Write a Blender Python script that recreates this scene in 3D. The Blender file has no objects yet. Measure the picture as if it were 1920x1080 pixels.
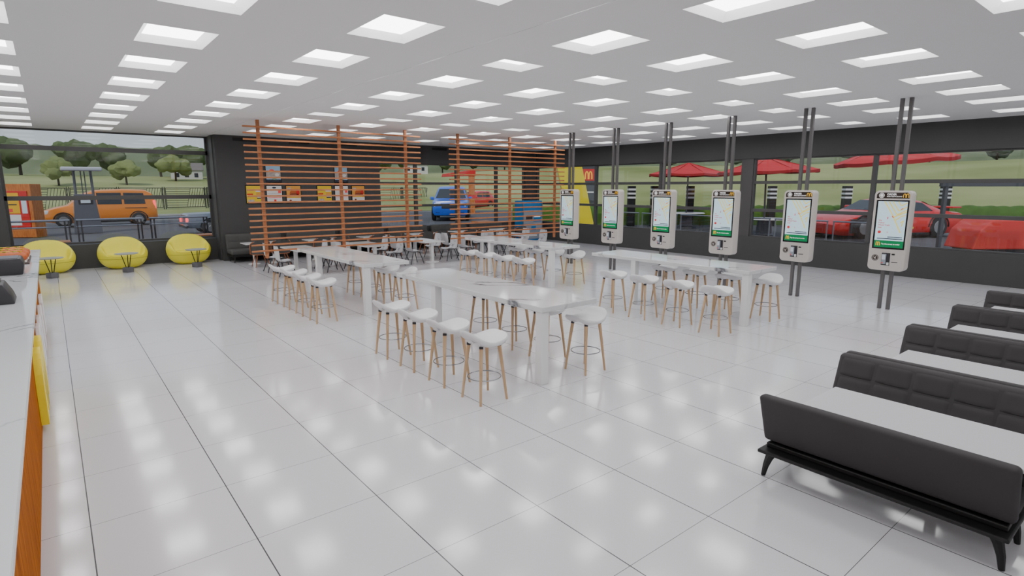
import bpy, bmesh, math, random
from mathutils import Vector, Matrix, noise
rnd = random.Random(7)
COL = bpy.context.scene.collection
PI = math.pi

# ------------------------------------------------------------------ materials
def s2l(c):
    return tuple(((v/255)/12.92 if v/255 <= .04045 else ((v/255+.055)/1.055)**2.4) for v in c)
def mat(name, rgb, rough=.5, metal=0, spec=.5, emit=None, estr=0, coat=0, noise_amt=0, noise_scale=8, lin=False):
    m = bpy.data.materials.new(name); m.use_nodes = True
    nt = m.node_tree; b = nt.nodes['Principled BSDF']
    c = rgb if lin else s2l(rgb)
    b.inputs['Base Color'].default_value = (*c, 1)
    b.inputs['Roughness'].default_value = rough
    b.inputs['Metallic'].default_value = metal
    b.inputs['Specular IOR Level'].default_value = spec
    b.inputs['Coat Weight'].default_value = coat
    if emit:
        b.inputs['Emission Color'].default_value = (*s2l(emit), 1)
        b.inputs['Emission Strength'].default_value = estr
    if noise_amt:
        n = nt.nodes.new('ShaderNodeTexNoise'); n.inputs['Scale'].default_value = noise_scale; n.inputs['Detail'].default_value = 4
        t = nt.nodes.new('ShaderNodeTexCoord'); nt.links.new(t.outputs['Object'], n.inputs['Vector'])
        r = nt.nodes.new('ShaderNodeMapRange'); r.inputs[3].default_value = 1-noise_amt; r.inputs[4].default_value = 1+noise_amt
        nt.links.new(n.outputs['Fac'], r.inputs[0])
        mx = nt.nodes.new('ShaderNodeMix'); mx.data_type = 'RGBA'; mx.blend_type = 'MULTIPLY'; mx.inputs[0].default_value = 1
        mx.inputs[6].default_value = (*c, 1); nt.links.new(r.outputs[0], mx.inputs[7]); nt.links.new(mx.outputs[2], b.inputs['Base Color'])
    return m
def nodes(m): return m.node_tree.nodes, m.node_tree.links
def wood(name, a, bcol, rough=.45, scale=(1, 1, 12), rot=(0, 0, 0), nscale=3):
    m = mat(name, a, rough); N, L = nodes(m)
    t = N.new('ShaderNodeTexCoord'); mp = N.new('ShaderNodeMapping'); mp.inputs['Scale'].default_value = scale; mp.inputs['Rotation'].default_value = rot
    n = N.new('ShaderNodeTexNoise'); n.inputs['Scale'].default_value = nscale; n.inputs['Detail'].default_value = 6; n.inputs['Distortion'].default_value = .6
    r = N.new('ShaderNodeValToRGB'); r.color_ramp.elements[0].color = (*s2l(a), 1); r.color_ramp.elements[1].color = (*s2l(bcol), 1)
    r.color_ramp.elements[0].position = .35; r.color_ramp.elements[1].position = .68
    L.new(t.outputs['Object'], mp.inputs[0]); L.new(mp.outputs[0], n.inputs['Vector']); L.new(n.outputs['Fac'], r.inputs[0]); L.new(r.outputs[0], N['Principled BSDF'].inputs['Base Color'])
    return m
def marble(name, base, vein, rough=.1, scale=.55, width=.035, spec=.5, amount=1.0):
    m = mat(name, base, rough, spec=spec); N, L = nodes(m)
    t = N.new('ShaderNodeTexCoord'); mp = N.new('ShaderNodeMapping'); mp.inputs['Rotation'].default_value = (.3, .5, .7); mp.inputs['Location'].default_value = (3.1, 1.7, .4)
    n = N.new('ShaderNodeTexNoise'); n.inputs['Scale'].default_value = scale; n.inputs['Detail'].default_value = 6; n.inputs['Distortion'].default_value = 1.2
    s = N.new('ShaderNodeMath'); s.operation = 'SUBTRACT'; s.inputs[1].default_value = .5
    a = N.new('ShaderNodeMath'); a.operation = 'ABSOLUTE'
    r = N.new('ShaderNodeMapRange'); r.inputs[1].default_value = 0; r.inputs[2].default_value = width; r.inputs[3].default_value = amount; r.inputs[4].default_value = 0
    n2 = N.new('ShaderNodeTexNoise'); n2.inputs['Scale'].default_value = scale*2.3
    r2 = N.new('ShaderNodeMapRange'); r2.inputs[1].default_value = .48; r2.inputs[2].default_value = .62
    mul = N.new('ShaderNodeMath'); mul.operation = 'MULTIPLY'
    mx = N.new('ShaderNodeMix'); mx.data_type = 'RGBA'; mx.inputs[6].default_value = (*s2l(base), 1); mx.inputs[7].default_value = (*s2l(vein), 1)
    L.new(t.outputs['Object'], mp.inputs[0]); L.new(mp.outputs[0], n.inputs['Vector']); L.new(mp.outputs[0], n2.inputs['Vector'])
    L.new(n.outputs['Fac'], s.inputs[0]); L.new(s.outputs[0], a.inputs[0]); L.new(a.outputs[0], r.inputs[0])
    L.new(n2.outputs['Fac'], r2.inputs[0]); L.new(r.outputs[0], mul.inputs[0]); L.new(r2.outputs[0], mul.inputs[1])
    L.new(mul.outputs[0], mx.inputs[0]); L.new(mx.outputs[2], N['Principled BSDF'].inputs['Base Color'])
    return m

def floor_material():
    m = mat('floor_tile', (214, 213, 217), .13, spec=.62); N, L = nodes(m)
    g = N.new('ShaderNodeNewGeometry'); sp = N.new('ShaderNodeSeparateXYZ'); L.new(g.outputs['Position'], sp.inputs[0])
    def line(sock, period, half):
        d = N.new('ShaderNodeMath'); d.operation = 'DIVIDE'; d.inputs[1].default_value = period; L.new(sock, d.inputs[0])
        ad = N.new('ShaderNodeMath'); ad.operation = 'ADD'; ad.inputs[1].default_value = .5; L.new(d.outputs[0], ad.inputs[0])
        f = N.new('ShaderNodeMath'); f.operation = 'FRACT'; L.new(ad.outputs[0], f.inputs[0])
        s = N.new('ShaderNodeMath'); s.operation = 'SUBTRACT'; s.inputs[1].default_value = .5; L.new(f.outputs[0], s.inputs[0])
        a = N.new('ShaderNodeMath'); a.operation = 'ABSOLUTE'; L.new(s.outputs[0], a.inputs[0])
        c = N.new('ShaderNodeMath'); c.operation = 'LESS_THAN'; c.inputs[1].default_value = half/period; L.new(a.outputs[0], c.inputs[0])
        return c.outputs[0]
    lx = line(sp.outputs['X'], 1.0, .0045); ly = line(sp.outputs['Y'], 1.016, .0022)
    mxm = N.new('ShaderNodeMath'); mxm.operation = 'MAXIMUM'; L.new(lx, mxm.inputs[0]); L.new(ly, mxm.inputs[1])
    n = N.new('ShaderNodeTexNoise'); n.inputs['Scale'].default_value = .8; n.inputs['Detail'].default_value = 3; L.new(g.outputs['Position'], n.inputs['Vector'])
    mr = N.new('ShaderNodeMapRange'); mr.inputs[3].default_value = .07; mr.inputs[4].default_value = .15; L.new(n.outputs['Fac'], mr.inputs[0])
    L.new(mr.outputs[0], N['Principled BSDF'].inputs['Roughness'])
    mx = N.new('ShaderNodeMix'); mx.data_type = 'RGBA'; mx.inputs[6].default_value = (*s2l((214, 213, 217)), 1); mx.inputs[7].default_value = (*s2l((70, 70, 72)), 1)
    L.new(mxm.outputs[0], mx.inputs[0]); L.new(mx.outputs[2], N['Principled BSDF'].inputs['Base Color'])
    return m
def glass_material(name, tint=.86):
    m = bpy.data.materials.new(name); m.use_nodes = True; N, L = nodes(m); N.clear()
    o = N.new('ShaderNodeOutputMaterial'); mx = N.new('ShaderNodeMixShader'); tr = N.new('ShaderNodeBsdfTransparent'); gl = N.new('ShaderNodeBsdfGlossy')
    g = N.new('ShaderNodeNewGeometry'); d = N.new('ShaderNodeVectorMath'); d.operation = 'DOT_PRODUCT'; L.new(g.outputs['Incoming'], d.inputs[0]); L.new(g.outputs['Normal'], d.inputs[1])
    ab = N.new('ShaderNodeMath'); ab.operation = 'ABSOLUTE'; L.new(d.outputs['Value'], ab.inputs[0])
    om = N.new('ShaderNodeMath'); om.operation = 'SUBTRACT'; om.inputs[0].default_value = 1; L.new(ab.outputs[0], om.inputs[1])
    pw = N.new('ShaderNodeMath'); pw.operation = 'POWER'; pw.inputs[1].default_value = 5; L.new(om.outputs[0], pw.inputs[0])
    ma = N.new('ShaderNodeMath'); ma.operation = 'MULTIPLY_ADD'; ma.inputs[1].default_value = .93; ma.inputs[2].default_value = .07; L.new(pw.outputs[0], ma.inputs[0])
    tr.inputs['Color'].default_value = (tint, tint, tint*1.01, 1); gl.inputs['Roughness'].default_value = .02; gl.inputs['Color'].default_value = (.8, .8, .8, 1)
    L.new(ma.outputs[0], mx.inputs[0]); L.new(tr.outputs[0], mx.inputs[1]); L.new(gl.outputs[0], mx.inputs[2]); L.new(mx.outputs[0], o.inputs[0])
    return m
def emis(name, rgb, st):
    m = bpy.data.materials.new(name); m.use_nodes = True; N, L = nodes(m); N.clear()
    o = N.new('ShaderNodeOutputMaterial'); e = N.new('ShaderNodeEmission'); e.inputs[0].default_value = (*s2l(rgb), 1); e.inputs[1].default_value = st
    L.new(e.outputs[0], o.inputs[0]); return m
def terrain_material():
    m = mat('hill_field', (150, 158, 104), .95, spec=.1); N, L = nodes(m)
    g = N.new('ShaderNodeNewGeometry')
    n = N.new('ShaderNodeTexNoise'); n.inputs['Scale'].default_value = .06; n.inputs['Detail'].default_value = 3; L.new(g.outputs['Position'], n.inputs['Vector'])
    r = N.new('ShaderNodeValToRGB'); E = r.color_ramp.elements; E[0].position = .3; E[1].position = .7
    E[0].color = (*s2l((128, 138, 84)), 1); E[1].color = (*s2l((172, 176, 124)), 1)
    L.new(n.outputs['Fac'], r.inputs[0]); L.new(r.outputs[0], N['Principled BSDF'].inputs['Base Color'])
    return m

M = dict(
    floor=floor_material(),
    ceiling=mat('ceiling_white', (226, 226, 226), .9, spec=.1),
    wall=mat('charcoal_wall', (76, 76, 76), .65, spec=.3, noise_amt=.05, noise_scale=1.5),
    wall_light=mat('pale_wall', (190, 188, 186), .8, spec=.2),
    frame=mat('window_frame_grey', (80, 79, 79), .5, spec=.4),
    black=mat('matt_black', (14, 13, 14), .5),
    gap=mat('dark_gap', (30, 30, 30), .9),
    bezel=mat('light_bezel_white', (250, 250, 250), .6, emit=(255, 255, 255), estr=.55),
    panel=emis('light_panel', (255, 254, 254), 6.5),
    marble=marble('white_marble', (216, 217, 219), (84, 87, 96), .08, .42, .022),
    marble2=marble('chair_marble', (226, 228, 234), (56, 64, 80), .25, 1.9, .035),
    counter=marble('counter_marble', (214, 217, 220), (110, 114, 120), .07, .5, .014),
    white=mat('white_gloss', (232, 232, 232), .3),
    tabwhite=mat('white_table', (226, 226, 226), .2, coat=.2),
    boothtop=mat('booth_table_top', (192, 191, 195), .4, spec=.4),
    roundtop=mat('round_top_grey', (150, 154, 156), .45),
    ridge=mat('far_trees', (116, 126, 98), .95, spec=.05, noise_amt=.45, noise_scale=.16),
    stool=mat('stool_seat_white', (226, 226, 228), .35),
    ply=wood('stool_leg_wood', (206, 176, 140), (190, 154, 114), .5, (10, 10, 1.2)),
    screenwood=wood('screen_timber', (192, 128, 84), (166, 100, 58), .5, (1, 9, 9)),
    counterwood=wood('counter_timber', (184, 104, 18), (136, 70, 6), .8, (3, 9, .8), nscale=2.2),
    chairwood=wood('tub_chair_wood', (186, 118, 76), (150, 88, 54), .5, (9, 9, 1)),
    chrome=mat('brushed_steel', (150, 152, 156), .25, 1),
    dsteel=mat('dark_steel', (72, 72, 76), .35, .8),
    pole=mat('kiosk_pole_grey', (104, 102, 102), .45, .3),
    sofa=mat('charcoal_fabric', (67, 65, 66), .75, spec=.25, noise_amt=.06, noise_scale=3),
    sofa2=mat('grey_fabric', (84, 84, 83), .85, spec=.2),
    yellow=mat('yellow_vinyl', (244, 234, 66), .4),
    yellow2=mat('sign_yellow', (248, 228, 36), .4),
    seam=mat('yellow_seam', (170, 158, 30), .6),
    beige=mat('kiosk_shell', (206, 200, 194), .35),
    brown=mat('header_brown', (44, 28, 20), .4),
    screen=mat('screen_map', (198, 226, 236), .25, emit=(190, 222, 234), estr=.35),
    scframe=mat('screen_bezel', (8, 12, 22), .15),
    green=mat('screen_green', (0, 116, 66), .3, emit=(0, 116, 66), estr=.4),
    mapy=mat('map_yellow', (236, 222, 120), .4, emit=(236, 222, 120), estr=.3),
    red=mat('sign_red', (212, 36, 30), .45),
    redtext=mat('red_print', (214, 60, 60), .5, emit=(214, 60, 60), estr=.2),
    wtext=mat('white_print', (240, 240, 240), .5, emit=(240, 240, 240), estr=.25),
    gold=mat('arches_gold', (250, 190, 30), .4, emit=(250, 190, 30), estr=.25),
    navy=mat('dark_print', (36, 46, 66), .5),
    dark=mat('dark_grey_plastic', (52, 50, 54), .45),
    stone=mat('concrete_grey', (104, 103, 106), .8, noise_amt=.12, noise_scale=12),
    asphalt=mat('asphalt', (92, 92, 96), .9, spec=.15, noise_amt=.15, noise_scale=.7),
    kerb=mat('kerb_stone', (178, 178, 172), .85),
    orange=mat('van_orange', (232, 132, 20), .3, coat=.5),
    blue=mat('car_blue', (30, 96, 214), .3, coat=.5),
    carred=mat('car_red', (218, 30, 24), .3, coat=.5),
    cargrey=mat('pickup_grey', (112, 122, 136), .3, coat=.4),
    tint=mat('car_glass', (34, 40, 48), .08),
    tyre=mat('tyre_rubber', (30, 30, 32), .8),
    alloy=mat('alloy_wheel', (160, 160, 162), .35, .7),
    lamp=mat('headlamp', (216, 226, 236), .15),
    tail=mat('tail_lamp', (230, 50, 50), .3, emit=(255, 90, 90), estr=1.4),
    boardwood=wood('board_timber', (212, 128, 56), (178, 96, 38), .5, (6, 6, 1)),
    boardyel=mat('board_yellow', (240, 184, 24), .5),
    canopy=mat('canopy_white', (196, 198, 206), .5),
    post=mat('post_grey', (92, 94, 104), .5),
    fence=mat('fence_black', (34, 32, 36), .6),
    rail=mat('rail_steel', (140, 144, 154), .35, .6),
    umb=mat('parasol_red', (206, 44, 48), .7),
    umbs=mat('parasol_rib_red', (168, 30, 34), .7),
    bluebox=mat('machine_blue', (18, 120, 186), .4),
    greybox=mat('machine_grey', (150, 158, 168), .45),
    awning=mat('awning_red', (224, 60, 52), .55),
    totem=mat('totem_grey', (78, 80, 86), .5),
    hedge=mat('hedge_green', (74, 106, 46), .9, spec=.1, noise_amt=.35, noise_scale=2.5),
    grass=mat('grass_green', (104, 138, 58), .95, spec=.1, noise_amt=.25, noise_scale=1.2),
    hill=terrain_material(),
    leafa=mat('leaf_dark', (92, 106, 70), .95, spec=.05, noise_amt=.4, noise_scale=.8),
    leafb=mat('leaf_mid', (126, 136, 88), .95, spec=.05, noise_amt=.35, noise_scale=.8),
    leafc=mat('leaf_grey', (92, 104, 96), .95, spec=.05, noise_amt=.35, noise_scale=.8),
    bark=mat('bark', (70, 58, 46), .9),
    housew=mat('house_render', (206, 204, 200), .8),
    roof=mat('house_roof', (120, 112, 108), .8),
    bun=mat('bread_crust', (190, 92, 36), .5, noise_amt=.3, noise_scale=30),
    sauce=mat('yellow_sauce', (226, 186, 60), .35),
    lettuce=mat('lettuce', (120, 150, 50), .5),
    paper=mat('wrapper_paper', (232, 226, 216), .7),
    tray=mat('tray_brown', (86, 68, 66), .4),
    glass=glass_material('window_glass_clear', .84),
    railglass=glass_material('rail_glass', .72),
    menuw=mat('menu_white', (226, 224, 222), .5),
    menuy=mat('menu_yellow', (232, 196, 40), .5),
    menuo=mat('menu_orange', (226, 160, 66), .5),
    sky=mat('poster_blue', (150, 190, 220), .5),
    meat=mat('poster_brown', (134, 64, 36), .5, noise_amt=.5, noise_scale=9),
    frost=mat('poster_mix', (176, 166, 160), .5, noise_amt=.6, noise_scale=14),
    tealm=mat('poster_green', (110, 160, 140), .5),
)

M['counterwood'].node_tree.nodes['Principled BSDF'].inputs['Specular IOR Level'].default_value = .06

# ------------------------------------------------------------------ mesh builder
class MB:
    def __init__(s): s.bm = bmesh.new()
    def box(s, a, b, bev=0, seg=2, mtx=None):
        t = bmesh.new(); bmesh.ops.create_cube(t, size=1)
        for v in t.verts:
            v.co = Vector([(a[i]+b[i])/2+v.co[i]*(b[i]-a[i]) for i in range(3)])
        if bev: bmesh.ops.bevel(t, geom=list(t.edges), offset=bev, segments=seg, profile=.5, affect='EDGES')
        return s._add(t, mtx)
    def _add(s, t, mtx=None):
        if mtx is not None: bmesh.ops.transform(t, matrix=mtx, verts=t.verts)
        bmesh.ops.recalc_face_normals(t, faces=t.faces)
        me = bpy.data.meshes.new('tmp'); t.to_mesh(me); t.free(); s.bm.from_mesh(me); bpy.data.meshes.remove(me); return s
    def prism(s, pts, axis, lo, hi, bev=0, mtx=None):
        """polygon pts (2D) extruded along axis 0/1/2; 2D order: remaining axes ascending"""
        t = bmesh.new(); o = [i for i in range(3) if i != axis]; rings = []
        for h in (lo, hi):
            ring = []
            for p in pts:
                c = [0, 0, 0]; c[axis] = h; c[o[0]] = p[0]; c[o[1]] = p[1]; ring.append(t.verts.new(c))
            rings.append(ring)
        n = len(pts); t.faces.new(rings[0]); t.faces.new(rings[1][::-1])
        for i in range(n): t.faces.new([rings[0][i], rings[1][i], rings[1][(i+1) % n], rings[0][(i+1) % n]])
        if bev:
            bmesh.ops.recalc_face_normals(t, faces=t.faces); bmesh.ops.bevel(t, geom=[e for e in t.edges], offset=bev, segments=2, profile=.5, affect='EDGES', clamp_overlap=True)
        return s._add(t, mtx)
    def tube(s, pts, r, seg=8, closed=False, r2=None, mtx=None):
        t = bmesh.new(); P = [Vector(p) for p in pts]; n = len(P); rings = []
        up = Vector((0, 0, 1)); prev = None
        for i, p in enumerate(P):
            if closed: d = (P[(i+1) % n]-P[i-1]).normalized()
            else: d = (P[min(i+1, n-1)]-P[max(i-1, 0)]).normalized()
            if prev is None:
                a = d.orthogonal().normalized()
            else:
                a = (prev-d*prev.dot(d)); a = a.normalized() if a.length > 1e-6 else d.orthogonal().normalized()
            prev = a; b = d.cross(a)
            rr = r if r2 is None else r+(r2-r)*i/max(1, n-1)
            rings.append([t.verts.new(p+(a*math.cos(2*PI*k/seg)+b*math.sin(2*PI*k/seg))*rr) for k in range(seg)])
        m = n if closed else n-1
        for i in range(m):
            A, B = rings[i], rings[(i+1) % n]
            for k in range(seg): t.faces.new([A[k], A[(k+1) % seg], B[(k+1) % seg], B[k]])
        if not closed: t.faces.new(rings[0][::-1]); t.faces.new(rings[-1])
        return s._add(t, mtx)
    def lathe(s, prof, seg=24, c=(0, 0, 0), sx=1, sy=1, mtx=None, cap=True):
        t = bmesh.new(); rings = []
        for r, z in prof:
            if r < 1e-5: rings.append([t.verts.new((c[0], c[1], c[2]+z))])
            else: rings.append([t.verts.new((c[0]+r*sx*math.cos(2*PI*k/seg), c[1]+r*sy*math.sin(2*PI*k/seg), c[2]+z)) for k in range(seg)])
        for A, B in zip(rings, rings[1:]):
            for k in range(seg):
                q = [A[k % len(A)], A[(k+1) % len(A)], B[(k+1) % len(B)], B[k % len(B)]]
                f = []
                for v in q:
                    if v not in f: f.append(v)
                if len(f) > 2: t.faces.new(f)
        if cap and len(rings[0]) > 1: t.faces.new(rings[0][::-1])
        if cap and len(rings[-1]) > 1: t.faces.new(rings[-1])
        return s._add(t, mtx)
    def grid(s, nu, nv, fn, closed_u=False, mtx=None):
        t = bmesh.new(); V = [[t.verts.new(fn(i/(nu if closed_u else nu-1), j/(nv-1))) for j in range(nv)] for i in range(nu)]
        for i in range(nu if closed_u else nu-1):
            for j in range(nv-1): t.faces.new([V[i][j], V[(i+1) % nu][j], V[(i+1) % nu][j+1], V[i][j+1]])
        bmesh.ops.remove_doubles(t, verts=t.verts, dist=1e-5)
        return s._add(t, mtx)
    def poly(s, pts):
        t = bmesh.new(); t.faces.new([t.verts.new(p) for p in pts]); me = bpy.data.meshes.new('tmp'); t.to_mesh(me); t.free(); s.bm.from_mesh(me); bpy.data.meshes.remove(me); return s
    def mesh(s, me, mtx):
        t = bmesh.new(); t.from_mesh(me); return s._add(t, mtx)
    def build(s, name, m, parent=None, smooth=False, loc=None):
        me = bpy.data.meshes.new(name); s.bm.to_mesh(me); s.bm.free()
        me.materials.append(m)
        if smooth:
            me.polygons.foreach_set('use_smooth', [True]*len(me.polygons))
            try: me.set_sharp_from_angle(angle=math.radians(38))
            except Exception: pass
        o = bpy.data.objects.new(name, me); COL.objects.link(o)
        if parent: o.parent = parent
        if loc: o.location = loc
        return o
def text_mesh(txt, size, bold=0, align='LEFT'):
    cu = bpy.data.curves.new('t', 'FONT'); cu.body = txt; cu.size = size; cu.align_x = align; cu.offset = bold; cu.resolution_u = 2
    o = bpy.data.objects.new('t', cu); COL.objects.link(o)
    dg = bpy.context.evaluated_depsgraph_get(); me = bpy.data.meshes.new_from_object(o.evaluated_get(dg))
    bpy.data.objects.remove(o); bpy.data.curves.remove(cu); return me
def empty(name, label, cat, loc=(0, 0, 0), rz=0, group=None):
    o = bpy.data.objects.new(name, None); COL.objects.link(o); o.location = loc; o.rotation_euler = (0, 0, rz)
    o.empty_display_size = .1
    o['label'] = label; o['category'] = cat
    if group: o['group'] = group
    return o
def tag(o, label, cat, group=None):
    o['label'] = label; o['category'] = cat
    if group: o['group'] = group
    return o
KIDS = {}
def copy_tree(o, parent=None):
    c = o.copy(); COL.objects.link(c)
    if parent: c.parent = parent
    for ch in o.children: copy_tree(ch, c)
    return c
def place(proto, first, loc, rz, label, group=None):
    o = proto if first else copy_tree(proto)
    o.location = loc; o.rotation_euler = (0, 0, rz); o['label'] = label
    if group: o['group'] = group
    return o
def struct(name, mb, m, parent=None):
    o = mb.build(name, m, parent)
    if not parent: o['kind'] = 'structure'
    return o
ORD = ['first', 'second', 'third', 'fourth', 'fifth', 'sixth', 'seventh', 'eighth', 'ninth', 'tenth', 'eleventh', 'twelfth', 'thirteenth']
def arches(w, h, t, n=14):
    """golden arches outline as 2D ribbon segments: list of quads' polygons (closed outline points)"""
    def arc(x0, x1, flip):
        pts = []
        for i in range(n+1):
            u = i/n; a = PI*u
            pts.append((x0+(x1-x0)*(1-math.cos(a))/2, h*(math.sin(a)**.55)))
        return pts
    return arc(-w/2, 0, 0), arc(0, w/2, 0)
def arches_mesh(mb, w, h, t, place_fn, depth):
    """tall twin arches as ribbons; place_fn maps (u,v,d) to 3D"""
    for x0, x1 in ((-w/2, t*.25), (-t*.25, w/2)):
        n = 16; outer = []; inner = []
        cx = (x0+x1)/2; rx = (x1-x0)/2
        for i in range(n+1):
            a = PI*(1-i/n)
            outer.append((cx+rx*math.cos(a), h*max(0, math.sin(a))**.6))
            inner.append((cx+(rx-t)*math.cos(a), (h-t*.9)*max(0, math.sin(a))**.6))
        for i in range(n):
            q = [outer[i], outer[i+1], inner[i+1], inner[i]]
            t_ = bmesh.new(); f = [t_.verts.new(place_fn(p[0], p[1], 0)) for p in q]; k = [t_.verts.new(place_fn(p[0], p[1], depth)) for p in q]
            t_.faces.new(f); t_.faces.new(k[::-1])
            for j in range(4): t_.faces.new([f[j], k[j], k[(j+1) % 4], f[(j+1) % 4]])
            mb._add(t_)
    return mb

# ------------------------------------------------------------------ room shell
CZ = 4.55
XR, YB, YL = 20.16, 18.6, 19.9
X0, Y0 = -4.6, -7.6
struct('floor', MB().box((X0, Y0, -.2), (XR+.25, YL+.15, 0)), M['floor'])
LX = [-.9, 1.1, 3.1]; LXW = .79
LY = [1.67+2.04*k for k in range(-4, 9)]; LYW = 1.02  # rows before the first seen one are out of view, added for illumination
RX = [5.485, 7.485, 9.475, 11.865, 13.875, 15.885, 18.255]
RY = [(-5.56, 1.02), (-3.53, 1.02), (-1.495, 1.02), (.55, 1.02), (2.585, .57), (4.17, 1.02), (6.215, 1.02), (8.26, 1.02), (10.3, .57), (11.89, 1.02), (13.92, .75), (15.93, .95)]  # first row is out of view, added to help light the room
LXL = [-2.9]+LX  # extra leftmost column is unseen, added for its light
lights = []
for ci, x in enumerate(LXL):
    for ri, y in enumerate(LY): lights.append(('L', ci, ri, x, y, LXW, LYW))
for ci, x in enumerate(RX):
    for ri, (y, d) in enumerate(RY): lights.append(('R', ci, ri, x, y, .785, d))
def ceiling_region(mb, xa, xb, xs, ys):
    bx = sorted([xa, xb]+[v for x, w in xs for v in (x, x+w)]); by = sorted([Y0, YL+.1]+[v for y, d in ys for v in (y, y+d)])
    for i in range(len(bx)-1):
        for j in range(len(by)-1):
            cx, cy = (bx[i]+bx[i+1])/2, (by[j]+by[j+1])/2
            if any(x < cx < x+w for x, w in xs) and any(y < cy < y+d for y, d in ys): continue
            mb.poly([(bx[i], by[j], CZ), (bx[i], by[j+1], CZ), (bx[i+1], by[j+1], CZ), (bx[i+1], by[j], CZ)])
mb = MB()
ceiling_region(mb, X0, 4.695, [(x, LXW) for x in LXL], [(y, LYW) for y in LY])
ceiling_region(mb, 4.705, XR+.3, [(x, .785) for x in RX], RY)
mb.box((X0, Y0, CZ+.3), (XR+.3, YL+.2, CZ+.4))
struct('ceiling', mb, M['ceiling'])
struct('trim_1', MB().box((4.69, Y0, CZ+.004), (4.71, YL, CZ+.02)), M['gap'])
def light_fixture(lx, ly):
    h = .085; i = .085
    a = [(0, 0, 0), (lx, 0, 0), (lx, ly, 0), (0, ly, 0)]; b = [(i, i, h), (lx-i, i, h), (lx-i, ly-i, h), (i, ly-i, h)]
    mb = MB()
    for k in range(4): mb.poly([a[k], a[(k+1) % 4], b[(k+1) % 4], b[k]])
    return mb, b
protos = {}
for (side, ci, ri, x, y, lx, ly) in lights:
    nrow = len(LY) if side == 'L' else len(RY)
    frm = ORD[nrow-1-ri]
    if side == 'L':
        lab = 'white ceiling light, %s from back wall, %s column left of the ceiling seam' % (frm, ORD[len(LXL)-1-ci])
    else:
        lab = 'white ceiling light, %s from back wall, %s column right of the ceiling seam' % (frm, ORD[ci])
    key = (lx, ly)
    if key not in protos:
        o = empty('ceiling_light', lab, 'ceiling light', (x, y, CZ), 0, 'recessed square ceiling lights')
        mb, b = light_fixture(lx, ly); mb.build('bezel', M['bezel'], o); MB().poly([b[0], b[1], b[2], b[3]]).build('diffuser', M['panel'], o)
        protos[key] = o
    else:
        place(protos[key], False, (x, y, CZ), 0, lab, 'recessed square ceiling lights')

# ---- walls
struct('wall_left', MB().box((X0-.2, Y0, 0), (X0, YL+.2, CZ+.3)), M['wall_light'])  # this and the next wall are unseen, closing the room, pale for bounce light
struct('wall_front', MB().box((X0, Y0-.2, 0), (XR+.3, Y0, CZ+.3)), M['wall_light'])
WL = 4.87
mb = MB()
mb.box((WL, YB, 0), (11.2, YL+.15, CZ))                         # solid panel wall behind the screen (thick: return beside left window)
mb.box((11.2, YB, 0), (XR+.25, YB+.25, .9)); mb.box((11.2, YB, 3.74), (XR+.25, YB+.25, CZ))
mb.box((19.43, YB, .9), (XR+.25, YB+.25, 3.74))
struct('wall_back', mb, M['wall'])
mb = MB()
mb.box((XR, Y0, 0), (XR+.25, YB, .89)); mb.box((XR, Y0, 3.72), (XR+.25, YB, CZ))
struct('wall_right', mb, M['wall'])
mb = MB()
mb.box((-1.05, 19.38, 0), (WL, YL+.15, .80)); mb.box((X0, 19.38, 0), (-1.05, YL+.15, CZ))
struct('wall_window_left', mb, M['wall'])
# windows
def window(n, frames, panes):
    e = bpy.data.objects.new('window_%d' % n, None); COL.objects.link(e); e['kind'] = 'structure'
    mb = MB()
    for a, b in frames: mb.box(a, b)
    mb.build('window_frame', M['frame'], e)
    mb = MB()
    for p in panes: mb.poly(p)
    mb.build('window_glass', M['glass'], e)
def rect_x(x, y0, y1, z0, z1): return [(x, y0, z0), (x, y1, z0), (x, y1, z1), (x, y0, z1)]
def rect_y(y, x0, x1, z0, z1): return [(x0, y, z0), (x1, y, z0), (x1, y, z1), (x0, y, z1)]
yl = YL
window(1, [((-1.05, yl-.06, 3.88), (WL, yl+.06, 4.02)), ((-1.05, yl-.06, 2.27), (WL, yl+.06, 2.41)), ((-1.05, yl-.06, .80), (WL, yl+.06, .86)), ((-1.05, yl-.06, 4.5), (WL, yl+.06, CZ)), ((-1.05, yl-.06, .86), (-.98, yl+.06, 4.5)), ((4.80, yl-.06, .86), (WL, yl+.06, 4.5))],
       [rect_y(yl, -.98, 4.8, .86, 4.5)])
xs = [11.2, 13.03, 15.25, 17.6, 19.43]
for i in range(4):
    a, b = xs[i], xs[i+1]; y = YB+.12
    window(2+i, [((a, y-.06, 1.82), (b, y+.06, 1.93)), ((a, y-.06, 2.81), (b, y+.06, 2.92)), ((a, y-.06, .9), (b, y+.06, .95)), ((a, y-.06, 3.69), (b, y+.06, 3.74)), ((a, y-.07, .95), (a+.07, y+.07, 3.69)), ((b-.07, y-.07, .95), (b, y+.07, 3.69))],
           [rect_y(y, a+.07, b-.07, .95, 3.69)])
ysx = [-7.6, -5.2, -1.35, 2.64, 6.6, 7.02, 10.72, 14.4, 18.6]
k = 6
for i in range(len(ysx)-1):
    a, b = ysx[i], ysx[i+1]; x = XR+.12
    if abs(a-6.6) < .01:
        struct('trim_2', MB().box((x-.1, a, .89), (x+.1, b, 3.72)), M['frame']); continue
    window(k, [((x-.06, a, 1.81), (x+.06, b, 1.92)), ((x-.06, a, 2.81), (x+.06, b, 2.92)), ((x-.06, a, .89), (x+.06, b, .94)), ((x-.06, a, 3.67), (x+.06, b, 3.72)), ((x-.07, a, .94), (x+.07, a+.06, 3.67)), ((x-.07, b-.06, .94), (x+.07, b, 3.67))],
           [rect_x(x, a+.06, b-.06, .94, 3.67)]); k += 1
struct('trim_3', MB().box((WL-.04, YB+.3, 0), (WL, 19.36, CZ)), M['frame'])
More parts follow.
